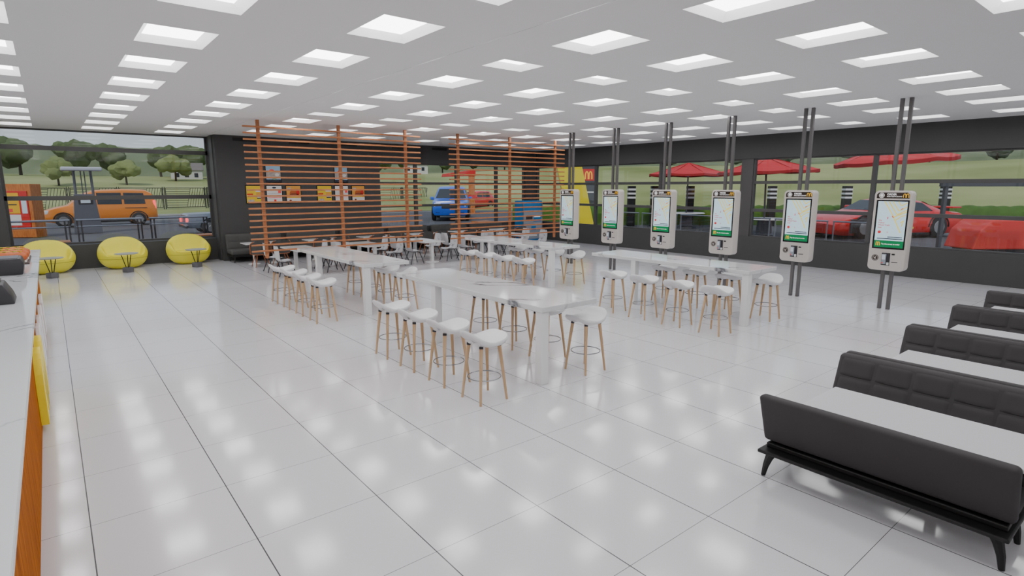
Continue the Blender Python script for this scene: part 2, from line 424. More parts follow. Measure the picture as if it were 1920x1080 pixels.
# thin black strips high on the back wall, one per ceiling column
strip0 = None
for i, x in enumerate([5.485, 7.485, 9.475, 11.865, 13.875, 15.885, 18.255]):
    lab = 'black ceiling-edge vent high on the back wall, %s from the left corner' % ORD[i]
    if strip0 is None:
        strip0 = empty('wall_strip', lab, 'strip', (x, YB-.001, 4.36), 0, 'black strips along the top of the back wall')
        MB().box((0, -.02, 0), (.785, 0, .12), .005).build('strip_body', M['black'], strip0)
    else: place(strip0, False, (x, YB-.001, 4.36), 0, lab)

# ------------------------------------------------------------------ timber screens
def screen(xa, xb, posts, label):
    e = empty('hanging_screen', label, 'screen', ((xa+xb)/2, 12.85, CZ)); o = e.location
    sl = None
    for i in range(21):
        z = .88+.1737*i
        if sl is None:
            sl = MB().box((xa-o.x, -.03, -.0225), (xb-o.x, .03, .0225), .004, 1).build('slat', M['screenwood'], e); sl.location = (0, 0, z-CZ)
        else:
            c = sl.copy(); COL.objects.link(c); c.location = (0, 0, z-CZ)
    for x in posts:
        MB().box((x-.045-o.x, .032, .66-CZ), (x+.045-o.x, .10, -.002), .004, 1).build('post', M['screenwood'], e)
screen(4.39, 9.94, (4.81, 7.15, 9.42), 'long hanging screen of horizontal timber slats before the wall menus')
screen(11.09, 16.66, (11.5, 13.85, 16.2), 'hanging screen of horizontal timber slats before the back windows')

# ------------------------------------------------------------------ long marble tables
def long_table(dx, dy, label):
    e = empty('long_table', label, 'table', (5.03+dx, 1.2+dy, 0))
    MB().box((-.02, -.02, 1.025), (1.05, 4.1, 1.10), .006, 1).build('tabletop', M['marble'], e)
    for y in (0, 2.75): MB().box((0, y, 0), (.135, y+.135, 1.025), .006, 1).build('leg', M['white'], e)
DXT, DYT = 5.345, 5.575
TAB = [(0, 0, 'nearest long table', 'long white marble bar table nearest the camera'), (0, DYT, 'long table by left screen', 'long white marble bar table reaching to the left timber screen'),
       (DXT, 0, 'long table beside kiosks', 'long white marble bar table in front of the third and fourth kiosks'), (DXT, DYT, 'long table by right screen', 'long white marble bar table near the furthest kiosk and right timber screen')]
for dx, dy, nm, lab in TAB: long_table(dx, dy, lab)

# ------------------------------------------------------------------ bar stools (low lip towards local -x)
def make_stool():
    e = empty('bar_stool', '', 'stool')
    A, B = .265, .25
    def rad(t):
        c, s = abs(math.cos(t)), abs(math.sin(t)); p = 3.4
        return 1/((c/A)**p+(s/B)**p)**(1/p)
    def top(x, y):
        u = -x/A; v = y/B
        z = .825+(.105*u**2.2 if u > 0 else .04*u*u)
        return z-.028*v*v*(1-.5*abs(u))
    N = 11; M_ = 12
    def sec(u, v):
        t = 2*PI*u; r0 = rad(t); xe, ye = r0*math.cos(t), r0*math.sin(t); ze = top(xe, ye)
        k = v*(N+M_)
        if k <= N:
            q = k/N; x, y = xe*q, ye*q; return (x, y, top(x, y))
        q = (k-N)/M_
        # rolled rim, then belly tucking inward
        rr = 1+.035*math.sin(PI*min(1, q*3)) if q < .33 else 1-((q-.33)/.67)**1.4
        drop = .04*min(1, q/.33)+(.045*math.sin(PI*.5*min(1, (q-.33)/.5)) if q > .33 else 0)
        x, y = xe*rr, ye*rr
        zt = top(x, y)
        corner = (abs(math.cos(2*t-PI/2)))**1.5
        belly = .025*corner*math.sin(PI*max(0, min(1, (q-.2)/.8)))
        return (x, y, (ze if q < .33 else ze+(zt-ze)*((q-.33)/.67))-drop-belly)
    mb = MB(); mb.grid(48, N+M_+1, sec, closed_u=True)
    for sx in (-1, 1):
        for sy in (-1, 1):
            mb.tube([(sx*.105, sy*.104, .775), (sx*.122, sy*.12, .762), (sx*.132, sy*.13, .752), (sx*.1385, sy*.1355, .738)], .052, 12, r2=.028)
    mb.build('seat', M['stool'], e, True)
    for sx in (-1, 1):
        for sy in (-1, 1):
            l = MB().tube([(sx*.140, sy*.137, .725), (sx*.17, sy*.168, .42), (sx*.207, sy*.207, 0)], .026, 10, r2=.016).build('leg', M['ply'], e, True)
            MB().tube([(sx*.1385, sy*.1355, .742), (sx*.1415, sy*.1385, .712)], .028, 10).build('ferrule', M['dsteel'], l, True)
    ring = [(.214*math.cos(2*PI*i/28), .214*math.sin(2*PI*i/28), .30) for i in range(28)]
    MB().tube(ring, .007, 6, True).build('foot_ring', M['chrome'], e, True)
    return e
st = make_stool(); first = True
for dx, dy, nm, _ in TAB:
    for side, x, rz in (('counter side', 4.145, 0), ('kiosk side', 6.01, PI)):
        for k in range(4):
            lab = 'white bar stool, %s from camera end, %s of the %s' % (ORD[k], side, nm)
            place(st, first, (x+dx, 1.315+dy+.84*k, 0), rz+rnd.uniform(-.02, .02), lab, 'bar stools along the long tables'); first = False

# ------------------------------------------------------------------ kiosks (front faces -x)
def make_kiosk():
    e = empty('order_kiosk', '', 'kiosk')
    # outline in (y,z)
    y0, y1, z0, z1 = -.355, .355, .885, 2.62
    def outline(rt, rb):
        P = []
        for cx, cz, r, a0 in ((y1-rb, z0+rb, rb, -PI/2), (y1-rt, z1-rt, rt, 0), (y0+rt, z1-rt, rt, PI/2), (y0+rb, z0+rb, rb, PI)):
            for i in range(6):
                a = a0+PI/2*i/5; P.append((cx+r*math.cos(a), cz+r*math.sin(a)))
        return P
    MB().prism(outline(.09, .09), 0, -.02, .24, .012).build('housing', M['beige'], e, True)
    for s in (-1, 1): MB().box((.13, s*.085-.035, 0), (.20, s*.085+.035, CZ), .003, 1).build('pole', M['pole'], e)
    X = -.02
    def rect(nm, a, b, c, d, m, dep=.004, par=e, off=0):
        return MB().box((X-dep-off, a, c), (X-off+.002, b, d)).build(nm, M[m], par)
    def txt(s, size, y, z, m, par, nm, off, bold=0, align='LEFT'):
        me = text_mesh(s, size, bold, align); mt = Matrix.Translation((X-off, y, z)) @ Matrix(((0, 0, -1, 0), (-1, 0, 0, 0), (0, 1, 0, 0), (0, 0, 0, 1)))
        mb = MB(); t = bmesh.new(); t.from_mesh(me); bmesh.ops.transform(t, matrix=mt, verts=t.verts); m2 = bpy.data.meshes.new('x'); t.to_mesh(m2); t.free(); mb.bm.from_mesh(m2); bpy.data.meshes.remove(m2); bpy.data.meshes.remove(me)
        return mb.build(nm, M[m], par)
    # header
    P = [(-.31, 2.455), (.31, 2.455), (.31, 2.54), (.27, 2.58), (-.27, 2.58), (-.31, 2.54)]
    hd = MB().prism(P, 0, X-.005, X+.002).build('header_panel', M['brown'], e)
    ring = [(X-.007, .215+.05*math.cos(2*PI*i/24), 2.517+.05*math.sin(2*PI*i/24)) for i in range(24)]
    em = MB().tube(ring, .005, 5, True); em.lathe([(.034, 0), (.034, .003)], 18, mtx=Matrix.Translation((X-.005, .215, 2.517)) @ Matrix.Rotation(-PI/2, 4, 'Y')); em.build('round_emblem', M['wtext'], hd)
    txt('ORDER', .055, .115, 2.522, 'wtext', hd, 'lettering', .0062, .002); txt('FIND RESTAURANT', .033, .115, 2.482, 'wtext', hd, 'lettering', .0062, .001)
    arches_mesh(MB(), .115, .085, .014, lambda u, v, d: (X-.006-d, -.245-u, 2.475+v), .003).build('arch_logo', M['gold'], hd)
    fr = rect('screen_frame', -.32, .30, 1.36, 2.42, 'scframe', .006)
    dp = rect('display', -.292, .265, 1.545, 2.39, 'screen', .002, fr, .006)
    def seg(pts, r, m, nm, off=.0092):
        mb = MB()
        for (a, b) in zip(pts, pts[1:]):
            d = Vector((b[0]-a[0], b[1]-a[1])).normalized()*r; n = Vector((-d.y, d.x))
            mb.poly([(X-off, a[0]-n.x, a[1]-n.y), (X-off, b[0]-n.x, b[1]-n.y), (X-off, b[0]+n.x, b[1]+n.y), (X-off, a[0]+n.x, a[1]+n.y)])
        return mb.build(nm, M[m], dp)
    seg([(.14, 2.388), (-.04, 2.09), (-.215, 1.72)], .012, 'mapy', 'map_road')
    seg([(.06, 2.388), (-.115, 2.11), (-.29, 2.21)], .012, 'mapy', 'map_road')
    seg([(-.015, 2.388), (-.145, 2.19), (-.29, 2.28)], .011, 'mapy', 'map_road')
    seg([(-.12, 2.388), (-.18, 2.30), (-.29, 2.365)], .011, 'mapy', 'map_road')
    seg([(-.06, 2.06), (-.29, 2.17)], .012, 'mapy', 'map_road')
    seg([(-.10, 1.99), (-.20, 2.08), (-.28, 2.10)], .011, 'mapy', 'map_road')
    seg([(-.19, 1.93), (-.25, 1.99), (-.22, 1.86)], .010, 'mapy', 'map_road')
    seg([(-.03, 2.08), (-.06, 2.04)], .012, 'redtext', 'map_pin'); seg([(-.18, 2.22), (-.22, 2.245)], .011, 'redtext', 'map_pin'); seg([(.05, 2.06), (.05, 2.01)], .008, 'redtext', 'map_pin')
    for s, z in (('We', 1.965), ('Deliver', 1.915), ('Wheel Track', 1.865), ('Scan', 1.815)): txt(s, .042, .225, z, 'redtext', dp, 'lettering', .0092, .001)
    dsc = lambda y, z, r, m, nm: MB().lathe([(r, 0), (r, .002)], 20, mtx=Matrix.Translation((X-.0085, y, z)) @ Matrix.Rotation(-PI/2, 4, 'Y')).build(nm, M[m], dp)
    dsc(.185, 1.725, .032, 'redtext', 'red_button'); dsc(.03, 1.725, .02, 'menuw', 'grey_button')
    seg([(.02, 1.622), (-.26, 1.622)], .008, 'navy', 'caption_line'); seg([(.22, 1.585), (-.27, 1.585)], .009, 'navy', 'caption_line')
    gb = rect('green_bar', -.292, .265, 1.395, 1.545, 'green', .002, fr, .006)
    arches_mesh(MB(), .085, .085, .013, lambda u, v, d: (X-.0085-d, .19-u, 1.43+v), .002).build('arch_logo', M['gold'], gb)
    txt('Tap the screen to order', .036, .125, 1.458, 'wtext', gb, 'lettering', .0092, .0015)
    # lower hardware
    ring = [(X-.003, .215+.062*math.cos(2*PI*i/28), 1.155+.062*math.sin(2*PI*i/28)) for i in range(28)]
    sb = MB().tube(ring, .006, 5, True); sb.lathe([(.047, 0), (.047, .003)], 20, mtx=Matrix.Translation((X-.001, .215, 1.155)) @ Matrix.Rotation(-PI/2, 4, 'Y')); em = sb.build('round_badge', M['brown'], e)
    seg2 = MB()
    for (a, b) in (((.245, 1.17), (.2, 1.13)), ((.23, 1.135), (.195, 1.175)), ((.2, 1.18), (.215, 1.15))):
        d = Vector((b[0]-a[0], b[1]-a[1])).normalized()*.009; n = Vector((-d.y, d.x))
        seg2.poly([(X-.0055, a[0]-n.x, a[1]-n.y), (X-.0055, b[0]-n.x, b[1]-n.y), (X-.0055, b[0]+n.x, b[1]+n.y), (X-.0055, a[0]+n.x, a[1]+n.y)])
    seg2.build('hand_mark', M['beige'], em)
    rc = rect('card_recess', -.075, .09, 1.0, 1.275, 'dark', .002)
    cr = MB().box((X-.05, -.01, 1.03), (X-.002, .075, 1.25), .012).build('card_reader', M['greybox'], e)
    MB().box((X-.053, .0, 1.13), (X-.049, .066, 1.235)).build('reader_screen', M['lamp'], cr)
    MB().box((X-.053, .045, 1.045), (X-.049, .066, 1.075)).build('red_key', M['redtext'], cr)
    MB().box((X-.03, -.066, 1.01), (X-.002, -.02, 1.07), .006).build('receipt_tab', M['white'], e)
    rect('camera_window', -.16, -.10, 1.235, 1.265, 'black'); rect('receipt_slot', -.225, -.11, 1.075, 1.088, 'black')
    return e
ki = make_kiosk(); desc = ['nearest the camera', 'second from the camera', 'third from the camera', 'fourth from the camera', 'fifth from the camera', 'furthest, beside the right timber screen']
for i in range(6): place(ki, i == 0, (14.22, .135+2.0*i, 0), 0, 'tall beige self-order kiosk on twin grey poles, '+desc[i], 'self-order kiosks in a row')

# ------------------------------------------------------------------ tufted bench sofas (face local +x; back outer top at x=0)
def make_sofa():
    e = empty('bench_sofa', '', 'sofa')
    W = .91
    MB().box((.06, -W, .25), (.76, W, .285), .012).build('base_plate', M['black'], e)
    MB().box((.17, -W+.03, .285), (.72, W-.03, .33), .01).build('base_rail', M['black'], e)
    for sx, bx in ((-1, .16), (1, .64)):
        for sy in (-1, 1):
            y = sy*(W-.10)
            MB().tube([(bx, y, .255), (bx-sx*0, y+sy*.03, .19), (bx+sx*.0, y+sy*.055, .10), (bx+sx*.005, y+sy*.07, 0)], .045, 8, r2=.02).build('leg', M['black'], e, True)
    MB().box((.22, -W+.02, .33), (.75, W-.02, .43), .04, 3).build('seat_cushion', M['sofa'], e, True)
    def lean(z): return .165-(z-.36)*.36
    mb = MB(); t = bmesh.new(); bmesh.ops.create_cube(t, size=1)
    for v in t.verts:
        z = .345 if v.co.z < 0 else .825; x = lean(z)+(.0 if v.co.x < 0 else .12); v.co = Vector((x, v.co.y*2*(W+.005), z))
    bmesh.ops.bevel(t, geom=list(t.edges), offset=.04, segments=4, profile=.5, affect='EDGES'); mb._add(t)
    bk = mb.build('backrest', M['sofa'], e, True)
    zs = [(.36, .595), (.595, .80)]; n = 5; mb = MB(); yy = W-.03
    for (za, zb) in zs:
        for i in range(n):
            ya, yb = -yy+2*yy*i/n, -yy+2*yy*(i+1)/n
            def fn(u, v, ya=ya, yb=yb, za=za, zb=zb):
                b = (1-(2*u-1)**8)*(1-(2*v-1)**8); z = za+(zb-za)*v
                return (lean(z)+.112+.022*b, ya+(yb-ya)*u, z)
            mb.grid(13, 13, fn)
    mb.build('tufted_pad', M['sofa'], bk, True)
    return e
so = make_sofa(); XB = [4.87+2.13*k for k in range(5)]; YC = -2.845
place(so, True, (XB[0], YC, 0), 0, 'charcoal bench sofa nearest the camera, showing its plain back', 'charcoal booth sofas')
for k in range(1, 5):
    place(so, False, (XB[k]-.005, YC+.09, 0), PI, 'charcoal tufted bench sofa facing the camera, %s booth from the camera' % ORD[k-1], 'charcoal booth sofas')
    if k < 4: place(so, False, (XB[k]+.005, YC+.09, 0), 0, 'charcoal bench sofa back to back behind the %s camera-facing tufted sofa' % ORD[k-1], 'charcoal booth sofas')
def make_booth_table():
    e = empty('booth_table', '', 'table')
    MB().box((-.46, -1.0, .655), (.33, 1.0, .69), .006, 1).build('tabletop', M['boothtop'], e)
    MB().lathe([(.045, .03), (.045, .655)], 16).build('pedestal', M['white'], e, True)
    MB().box((-.14, -.35, 0), (.14, .35, .03), .006, 1).build('base', M['white'], e)
    return e
bt = make_booth_table()
for k in range(4): place(bt, k == 0, (XB[k]+.86, -3.13, 0), 0, 'plain white booth table, %s from the camera between the charcoal sofas' % ORD[k], 'white booth tables')
# wall sofas
def make_wall_sofa():
    e = empty('wall_sofa', '', 'sofa'); W = .98
    MB().box((.05, -W+.02, .20), (.82, W-.02, .30), .02).build('base_rail', M['black'], e)
    for bx in (.14, .80):
        for sy in (-1, 1): MB().tube([(bx, sy*(W-.12), .21), (bx+.02, sy*(W-.08), 0)], .026, 8, r2=.016).build('leg', M['black'], e, True)
    sc_ = MB().box((.12, -W, .29), (.88, W, .46), .06, 4).build('seat_cushion', M['sofa2'], e, True)
    mb = MB(); t = bmesh.new(); bmesh.ops.create_cube(t, size=1)
    for v in t.verts:
        hi = v.co.z > 0; v.co = Vector(((.005 if v.co.x < 0 else .16) if hi else (.06 if v.co.x < 0 else .26), v.co.y*2*W, .99 if hi else .40))
    bmesh.ops.bevel(t, geom=list(t.edges), offset=.05, segments=4, profile=.5, affect='EDGES'); mb._add(t)
    bk = mb.build('backrest', M['sofa2'], e, True)
    mb = MB(); n = 5; yy = W-.05
    for (za, zb) in ((.46, .71), (.71, .95)):
        for i in range(n):
            ya, yb = -yy+2*yy*i/n, -yy+2*yy*(i+1)/n
            def fn(u, v, ya=ya, yb=yb, za=za, zb=zb):
                b = (1-(2*u-1)**8)*(1-(2*v-1)**8); z = za+(zb-za)*v
                return (.26-(z-.40)*.17+.018*b-.006, ya+(yb-ya)*u, z)
            mb.grid(11, 11, fn)
    mb.build('tufted_pad', M['sofa2'], bk, True)
    return e
ws = make_wall_sofa()
for k in range(6):
    place(ws, k == 0, (5.92+2.17*k, YB-.02, 0), -PI/2, 'dark upholstered bench sofa against the back wall, %s from the left corner' % ORD[k], 'bench sofas along the back wall')

# ------------------------------------------------------------------ dining tables and shell chairs
def make_dining():
    e = empty('dining_table', '', 'table')
    MB().box((-.42, -.85, .715), (.42, .85, .76), .008, 1).build('tabletop', M['tabwhite'], e)
    for y in (-.62, .62):
        MB().box((-.055, y-.055, .02), (.055, y+.055, .715), .008, 1).build('pedestal', M['white'], e)
        MB().lathe([(.25, 0), (.25, .012), (.1, .03)], 28, (0, y, 0)).build('base', M['white'], e, True)
    return e
def make_shell_chair():
    e = empty('shell_chair', '', 'chair')
    def prof(v):     # seat front to back top: (x,z)
        P = [(.22, .44), (.16, .462), (.05, .452), (-.08, .445), (-.16, .462), (-.205, .52), (-.225, .62), (-.25, .77), (-.272, .93)]
        f = v*(len(P)-1); i = min(int(f), len(P)-2); q = f-i; return P[i][0]+(P[i+1][0]-P[i][0])*q, P[i][1]+(P[i+1][1]-P[i][1])*q
    def half(v): return .235+.02*math.sin(PI*min(1, v*1.4)) if v < .75 else .25-.06*((v-.75)/.25)**3
    def fn(u, v):
        x, z = prof(v); w = half(v); y = (2*u-1)*w; c = (2*u-1)**2
        return (x+.05*c*max(0, v-.5)*1.2, y, z+.03*c*(1-v))
    MB().grid(13, 25, fn).build('seat_shell', M['marble2'], e, True)
    def fn2(u, v): p = fn(u, v); return (p[0]-.012*min(1, v*2), p[1]*1.005, p[2]-.014*(1-v))
    MB().grid(13, 25, fn2).build('outer_shell', M['stool'], e, True)
    for s in (-1, 1):
        MB().tube([(.26, s*.25, 0), (.13, s*.17, .425), (-.12, s*.17, .43), (-.27, s*.25, 0)], .016, 8).build('leg_frame', M['dsteel'], e, True)
    MB().tube([(.13, -.17, .425), (.13, .17, .425)], .009, 6).tube([(-.12, -.17, .43), (-.12, .17, .43)], .009, 6).build('cross_bar', M['dsteel'], e, True)
    return e
dt = make_dining(); sc = make_shell_chair(); fc = True
DXS = [6.25+2.25*k for k in range(5)]
for k, x in enumerate(DXS):
    place(dt, k == 0, (x, 14.22, 0), 0, 'white double-pedestal dining table behind the screens, %s from the left' % ORD[k], 'white dining tables')
    for sx, nm in ((-1, 'left'), (1, 'right')):
        for j, (yy, fr) in enumerate(((13.6, 'nearer'), (14.75, 'further'))):
            place(sc, fc, (x+sx*.74, yy, 0), 0 if sx < 0 else PI, 'marble shell chair on black legs, %s %s seat of %s dining table from left' % (fr, nm, ORD[k]), 'shell chairs at the dining tables'); fc = False
# wall tables + tub chairs
def make_wall_table():
    e = empty('bistro_table', '', 'table')
    MB().box((-.68, -.36, .715), (.68, .36, .75), .008, 1).build('tabletop', M['tabwhite'], e)
    for x in (-.34, .34):
        MB().lathe([(.04, .02), (.04, .715)], 14, (x, 0, 0)).build('pedestal', M['white'], e, True)
        MB().lathe([(.2, 0), (.2, .012), (.06, .03)], 24, (x, 0, 0)).build('base', M['white'], e, True)
    return e
def make_tub():
    e = empty('tub_chair', '', 'chair')      # faces +y
    def fn(u, v):
        a = PI*(1.0+u*1.0); r = .29; z = .46+v*.45*(.52+.48*math.sin(PI*u)**.6)
        return (r*math.cos(a)*(1+.05*v), r*math.sin(a)*(1+.08*v)+.05, z)
    mb = MB().grid(25, 7, fn); me = mb.build('backrest', M['sofa2'], e, True)
    MB().lathe([(0, .44), (.27, .44), (.29, .47), (.27, .50), (0, .505)], 24, (0, .03, 0)).build('seat', M['sofa2'], e, True)
    for rng in (range(0, 6), range(19, 25)):
        P = [fn(i/24, 1) for i in rng]; P = [(p[0]*1.03, p[1], p[2]+.008) for p in P]
        if rng[0] == 0: P = [(P[0][0], P[0][1], .44)]+P
        else: P = P+[(P[-1][0], P[-1][1], .44)]
        MB().tube(P, .02, 8).build('arm_rail', M['chairwood'], e, True)
    MB().tube([(.27*math.cos(2*PI*i/24), .03+.27*math.sin(2*PI*i/24), .43) for i in range(24)], .016, 6, True).build('seat_rail', M['chairwood'], e, True)
    for sx in (-1, 1):
        for sy in (-1, 1):
            MB().tube([(sx*.13, .03+sy*.13, .43), (sx*.24, .03+sy*.24, 0)], .019, 8, r2=.012).build('leg', M['chairwood'], e, True)
    return e
wt = make_wall_table(); tc = make_tub(); ft = True
for k in range(6):
    x = 5.86+2.18*k
    place(wt, k == 0, (x, 17.1, 0), 0, 'white bistro table before the wall sofas, %s from the left corner' % ORD[k], 'white bistro tables by the wall sofas')
    for s, nm in ((-1, 'left'), (1, 'right')):
        place(tc, ft, (x+s*.35, 16.2, 0), 0, 'wooden tub chair with dark curved back, %s seat at the %s bistro table' % (nm, ORD[k]), 'tub chairs at the bistro tables'); ft = False

# ------------------------------------------------------------------ yellow lounge pods and round tables
def make_pod():
    e = empty('lounge_pod', '', 'armchair')
    def body(u, v):       # latitude-longitude squashed egg with seat hollow toward -y
        th = 2*PI*u; ph = PI*v
        x = .72*math.sin(ph)**.64*math.cos(th); y = .52*math.sin(ph)**.64*math.sin(th); z = .52-.54*math.cos(ph)
        z = max(0.0, z)
        cut = max(0, min(1, (-y+.20)/.26))          # front part dips to seat height
        side = max(0, min(1, (.62-abs(x))/.16))
        side = side*side*(3-2*side); cut = cut*cut*(3-2*cut)
        zs = .43
        if z > zs: z = z-(z-zs)*cut*(.30+.70*side)
        return (x, y, z)
    MB().grid(56, 40, body, closed_u=True).build('shell', M['yellow'], e, True)
    rim = []
    for i in range(56):
        th = 2*PI*i/56; ph = PI*.40; rim.append((.722*math.sin(ph)**.64*math.cos(th), .522*math.sin(ph)**.64*math.sin(th), .52-.54*math.cos(ph)))
    MB().tube(rim, .006, 5, True).build('seam', M['seam'], e, True)
    MB().lathe([(0, .40), (.4, .40), (.46, .44), (.44, .485), (.3, .50), (0, .505)], 32, (0, -.14, 0), 1, .62).build('seat_pad', M['yellow'], e, True)
    return e
def make_round_table():
    e = empty('round_table', '', 'table')
    MB().lathe([(0, .585), (.30, .585), (.325, .595), (.325, .612), (0, .615)], 36).build('tabletop', M['roundtop'], e, True)
    for i in range(3):
        a = PI/2+2*PI*i/3+.5
        MB().tube([(.05*math.cos(a), .05*math.sin(a), .15), (.16*math.cos(a), .16*math.sin(a), .59)], .012, 8).build('rod', M['black'], e, True)
    MB().box((-.115, -.115, 0), (.115, .115, .16), .015).build('base_block', M['stone'], e)
    return e
pod = make_pod(); rt = make_round_table()
for i, (x, nm) in enumerate(((-.19, 'behind the end of the marble counter'), (1.80, 'middle of the three below the left window'), (3.77, 'nearest the dark corner column'))):
    place(pod, i == 0, (x, 18.78, 0), .12, 'round yellow lounge pod chair, '+nm, 'yellow lounge pods')
for i, (x, nm) in enumerate(((-.12, 'nearest the marble counter'), (1.79, 'in front of the middle yellow pod'), (3.77, 'before the yellow pod nearest the corner column'))):
    place(rt, i == 0, (x, 17.5, 0), .62, 'small round grey table, '+nm, 'small round tables')

# ------------------------------------------------------------------ service counter
c = empty('service_counter', 'long timber-fronted service counter under a marble slab', 'counter', (-.31, -3, 0))
mb = MB().box((-.9, -4.0, 0), (0, 13.94, 1.03)); mb.build('timber_front', M['counterwood'], c)
s = MB()
def yb(y, z): return (0, y, z)
arches_mesh(s, 1.5, .80, .30, lambda u, v, d: (.002+d, 7.30+u, .08+v), .07).build('raised_arches', M['yellow2'], c)
for i, (y, w, h) in enumerate(((8.35, .5, .74), (9.15, .5, .72), (10.2, .5, .70), (11.5, .6, .68))):
    t = MB().prism([(y, .10), (y+w, .10), (y+w, .10+h*.86), (y+w-.12, .10+h), (y+.12, .10+h), (y, .10+h*.86)], 0, .002, .055, .01); t.build('raised_white_letter', M['white'], c)
sl = MB().box((-1.35, -4.2, 1.032), (-.272, 15.0, 1.085), .006, 1).build('counter_slab', M['counter']); tag(sl, 'long veined marble worktop on the timber service counter', 'worktop')
kb = MB().box((-1.3, 10.96, 0), (-.5, 14.9, 1.03)).build('counter_support', M['dark']); tag(kb, 'dark plinth under the far end of the marble worktop', 'plinth')
t = empty('food_tray', 'brown serving tray of wrapped rolls at the counter far end', 'tray', (-.7, 12.3, 1.086))
MB().box((-.34, -.9, 0), (.26, .9, .010)).build('tray_base', M['tray'], t)
MB().tube([(-.34, -.9, .014), (.26, -.9, .014), (.26, .9, .014), (-.34, .9, .014)], .012, 6, True).build('tray_rim', M['tray'], t)
roll0 = None
for i, (y, nm) in enumerate(((11.72, 'nearest of three on the tray'), (12.3, 'middle of three on the tray'), (12.9, 'furthest of three on the tray'))):
    lab = 'glazed bread roll with yellow sauce, '+nm
    if roll0 is None:
        roll0 = empty('filled_roll', lab, 'food', (-.75, y, 1.098), 0, 'filled rolls on the tray')
        def rf(u, v):
            th = 2*PI*u; ph = PI*v; return (-.30*math.cos(ph), .19*math.sin(ph)**.6*math.cos(th), 0.125+.115*math.sin(ph)**.6*math.sin(th))
        MB().grid(20, 14, rf, True).build('bun', M['bun'], roll0, True)
        MB().tube([(-.22+.06*k, .03*(-1)**k, .235) for k in range(8)], .02, 6).build('sauce', M['sauce'], roll0, True)
        MB().tube([(-.2+.07*k, -.05*(-1)**k, .232) for k in range(6)], .016, 6).build('garnish', M['lettuce'], roll0, True)
        MB().box((-.25, -.16, .004), (.28, .16, .05), .02).build('wrapper', M['paper'], roll0, True)
    else: place(roll0, False, (-.73, y, 1.098), 0, lab)
b = empty('napkin_box', 'dark grey box on the marble worktop before the tray', 'box', (-.62, 9.9, 1.086))
MB().prism([(-.35, 0), (.13, 0), (.16, .2), (.12, .3), (-.35, .3)], 1, -.35, .35, .02).build('box_body', M['dark'], b, True); MB().box((-.3, -.3, .3), (.08, .3, .31)).build('box_lid', M['post'], b)
b = empty('card_terminal', 'dark till terminal at the edge of view on the worktop', 'terminal', (-.58, 6.35, 1.086))
MB().prism([(-.3, 0), (.09, 0), (.06, .12), (-.02, .28), (-.3, .3)], 1, -.3, .3, .02).build('terminal_body', M['dark'], b, True); MB().box((-.25, -.25, .302), (-.05, .25, .31)).build('terminal_top', M['black'], b)

# ------------------------------------------------------------------ menu boards on the back wall
def poster(x0, x1, z0, z1, kind, label):
    e = empty('menu_poster', label, 'poster', ((x0+x1)/2, YB-.001, (z0+z1)/2), 0, 'menu posters on the back wall'); w, h = (x1-x0)/2, (z1-z0)/2
    MB().box((-w-.03, -.025, -h-.03), (w+.03, 0, h+.03), .006, 1).build('poster_frame', M['black'], e)
    bg = {'y': 'menuy', 'w': 'menuw', 'b': 'menuo', 'p': 'sky'}[kind]
    sh = MB().box((-w, -.029, -h), (w, -.024, h)).build('printed_sheet', M[bg], e)
    def r(nm, a, b, c_, d, m): MB().box((a*w, -.032, c_*h), (b*w, -.0285, d*h)).build(nm, M[m], sh)
    def blob(nm, cx, cz, rx, rz, m, dy=0): MB().lathe([(1, 0), (1, .003)], 18, mtx=Matrix.Translation((cx*w, -.0295-dy, cz*h)) @ Matrix.Rotation(PI/2, 4, 'X') @ Matrix.Diagonal((rx*w, rz*h, 1, 1))).build(nm, M[m], sh)
    if kind == 'y':
        r('red_price_bar', -.95, -.2, -.05, .1, 'red'); r('white_photo', .15, .95, .3, .55, 'menuw'); r('dark_photo', .25, .9, -.5, -.38, 'navy'); r('white_photo', .3, .95, -.36, -.22, 'menuw'); r('orange_panel', .2, .95, -.15, .2, 'menuo'); r('grey_caption', -.85, -.1, -.85, -.6, 'frost'); r('dark_caption', -.7, -.3, -.95, -.88, 'navy')
    elif kind == 'w':
        blob('dark_crest', 0, .8, .28, .11, 'navy'); r('red_stamp', .5, .9, .15, .45, 'redtext'); r('red_stamp', -.1, .2, -.9, -.62, 'red')
        r('caption_line', -.9, .95, .06, .1, 'frost'); r('caption_line', -.9, .95, -.42, -.37, 'redtext'); r('caption_line', -.8, -.2, -.15, -.1, 'frost'); r('divider', -1, 1, -.25, -.22, 'frost')
    elif kind == 'b':
        r('white_tablecloth', -1, 1, -1, -.45, 'menuw'); blob('burger_bun', .05, .1, .62, .45, 'bun'); blob('meat_patty', .05, -.1, .66, .22, 'meat', .001); blob('cheese_layer', .1, -.3, .55, .14, 'sauce', .002); blob('red_sauce', .62, .2, .25, .4, 'red', .001); r('grey_tag', -.85, -.4, .5, .8, 'frost'); blob('dark_dish', -.5, -.75, .18, .1, 'meat', .001)
    else:
        r('photo_middle', -1, 1, -.55, .35, 'frost'); r('dark_footer', -1, 1, -1, -.7, 'navy'); blob('green_plant', .1, -.6, .3, .16, 'tealm', .001); blob('red_roof', -.2, .45, .35, .13, 'redtext', .001); blob('white_dish', .5, -.1, .3, .2, 'menuw', .001); r('caption_line', -.6, .7, -.88, -.84, 'menuw')
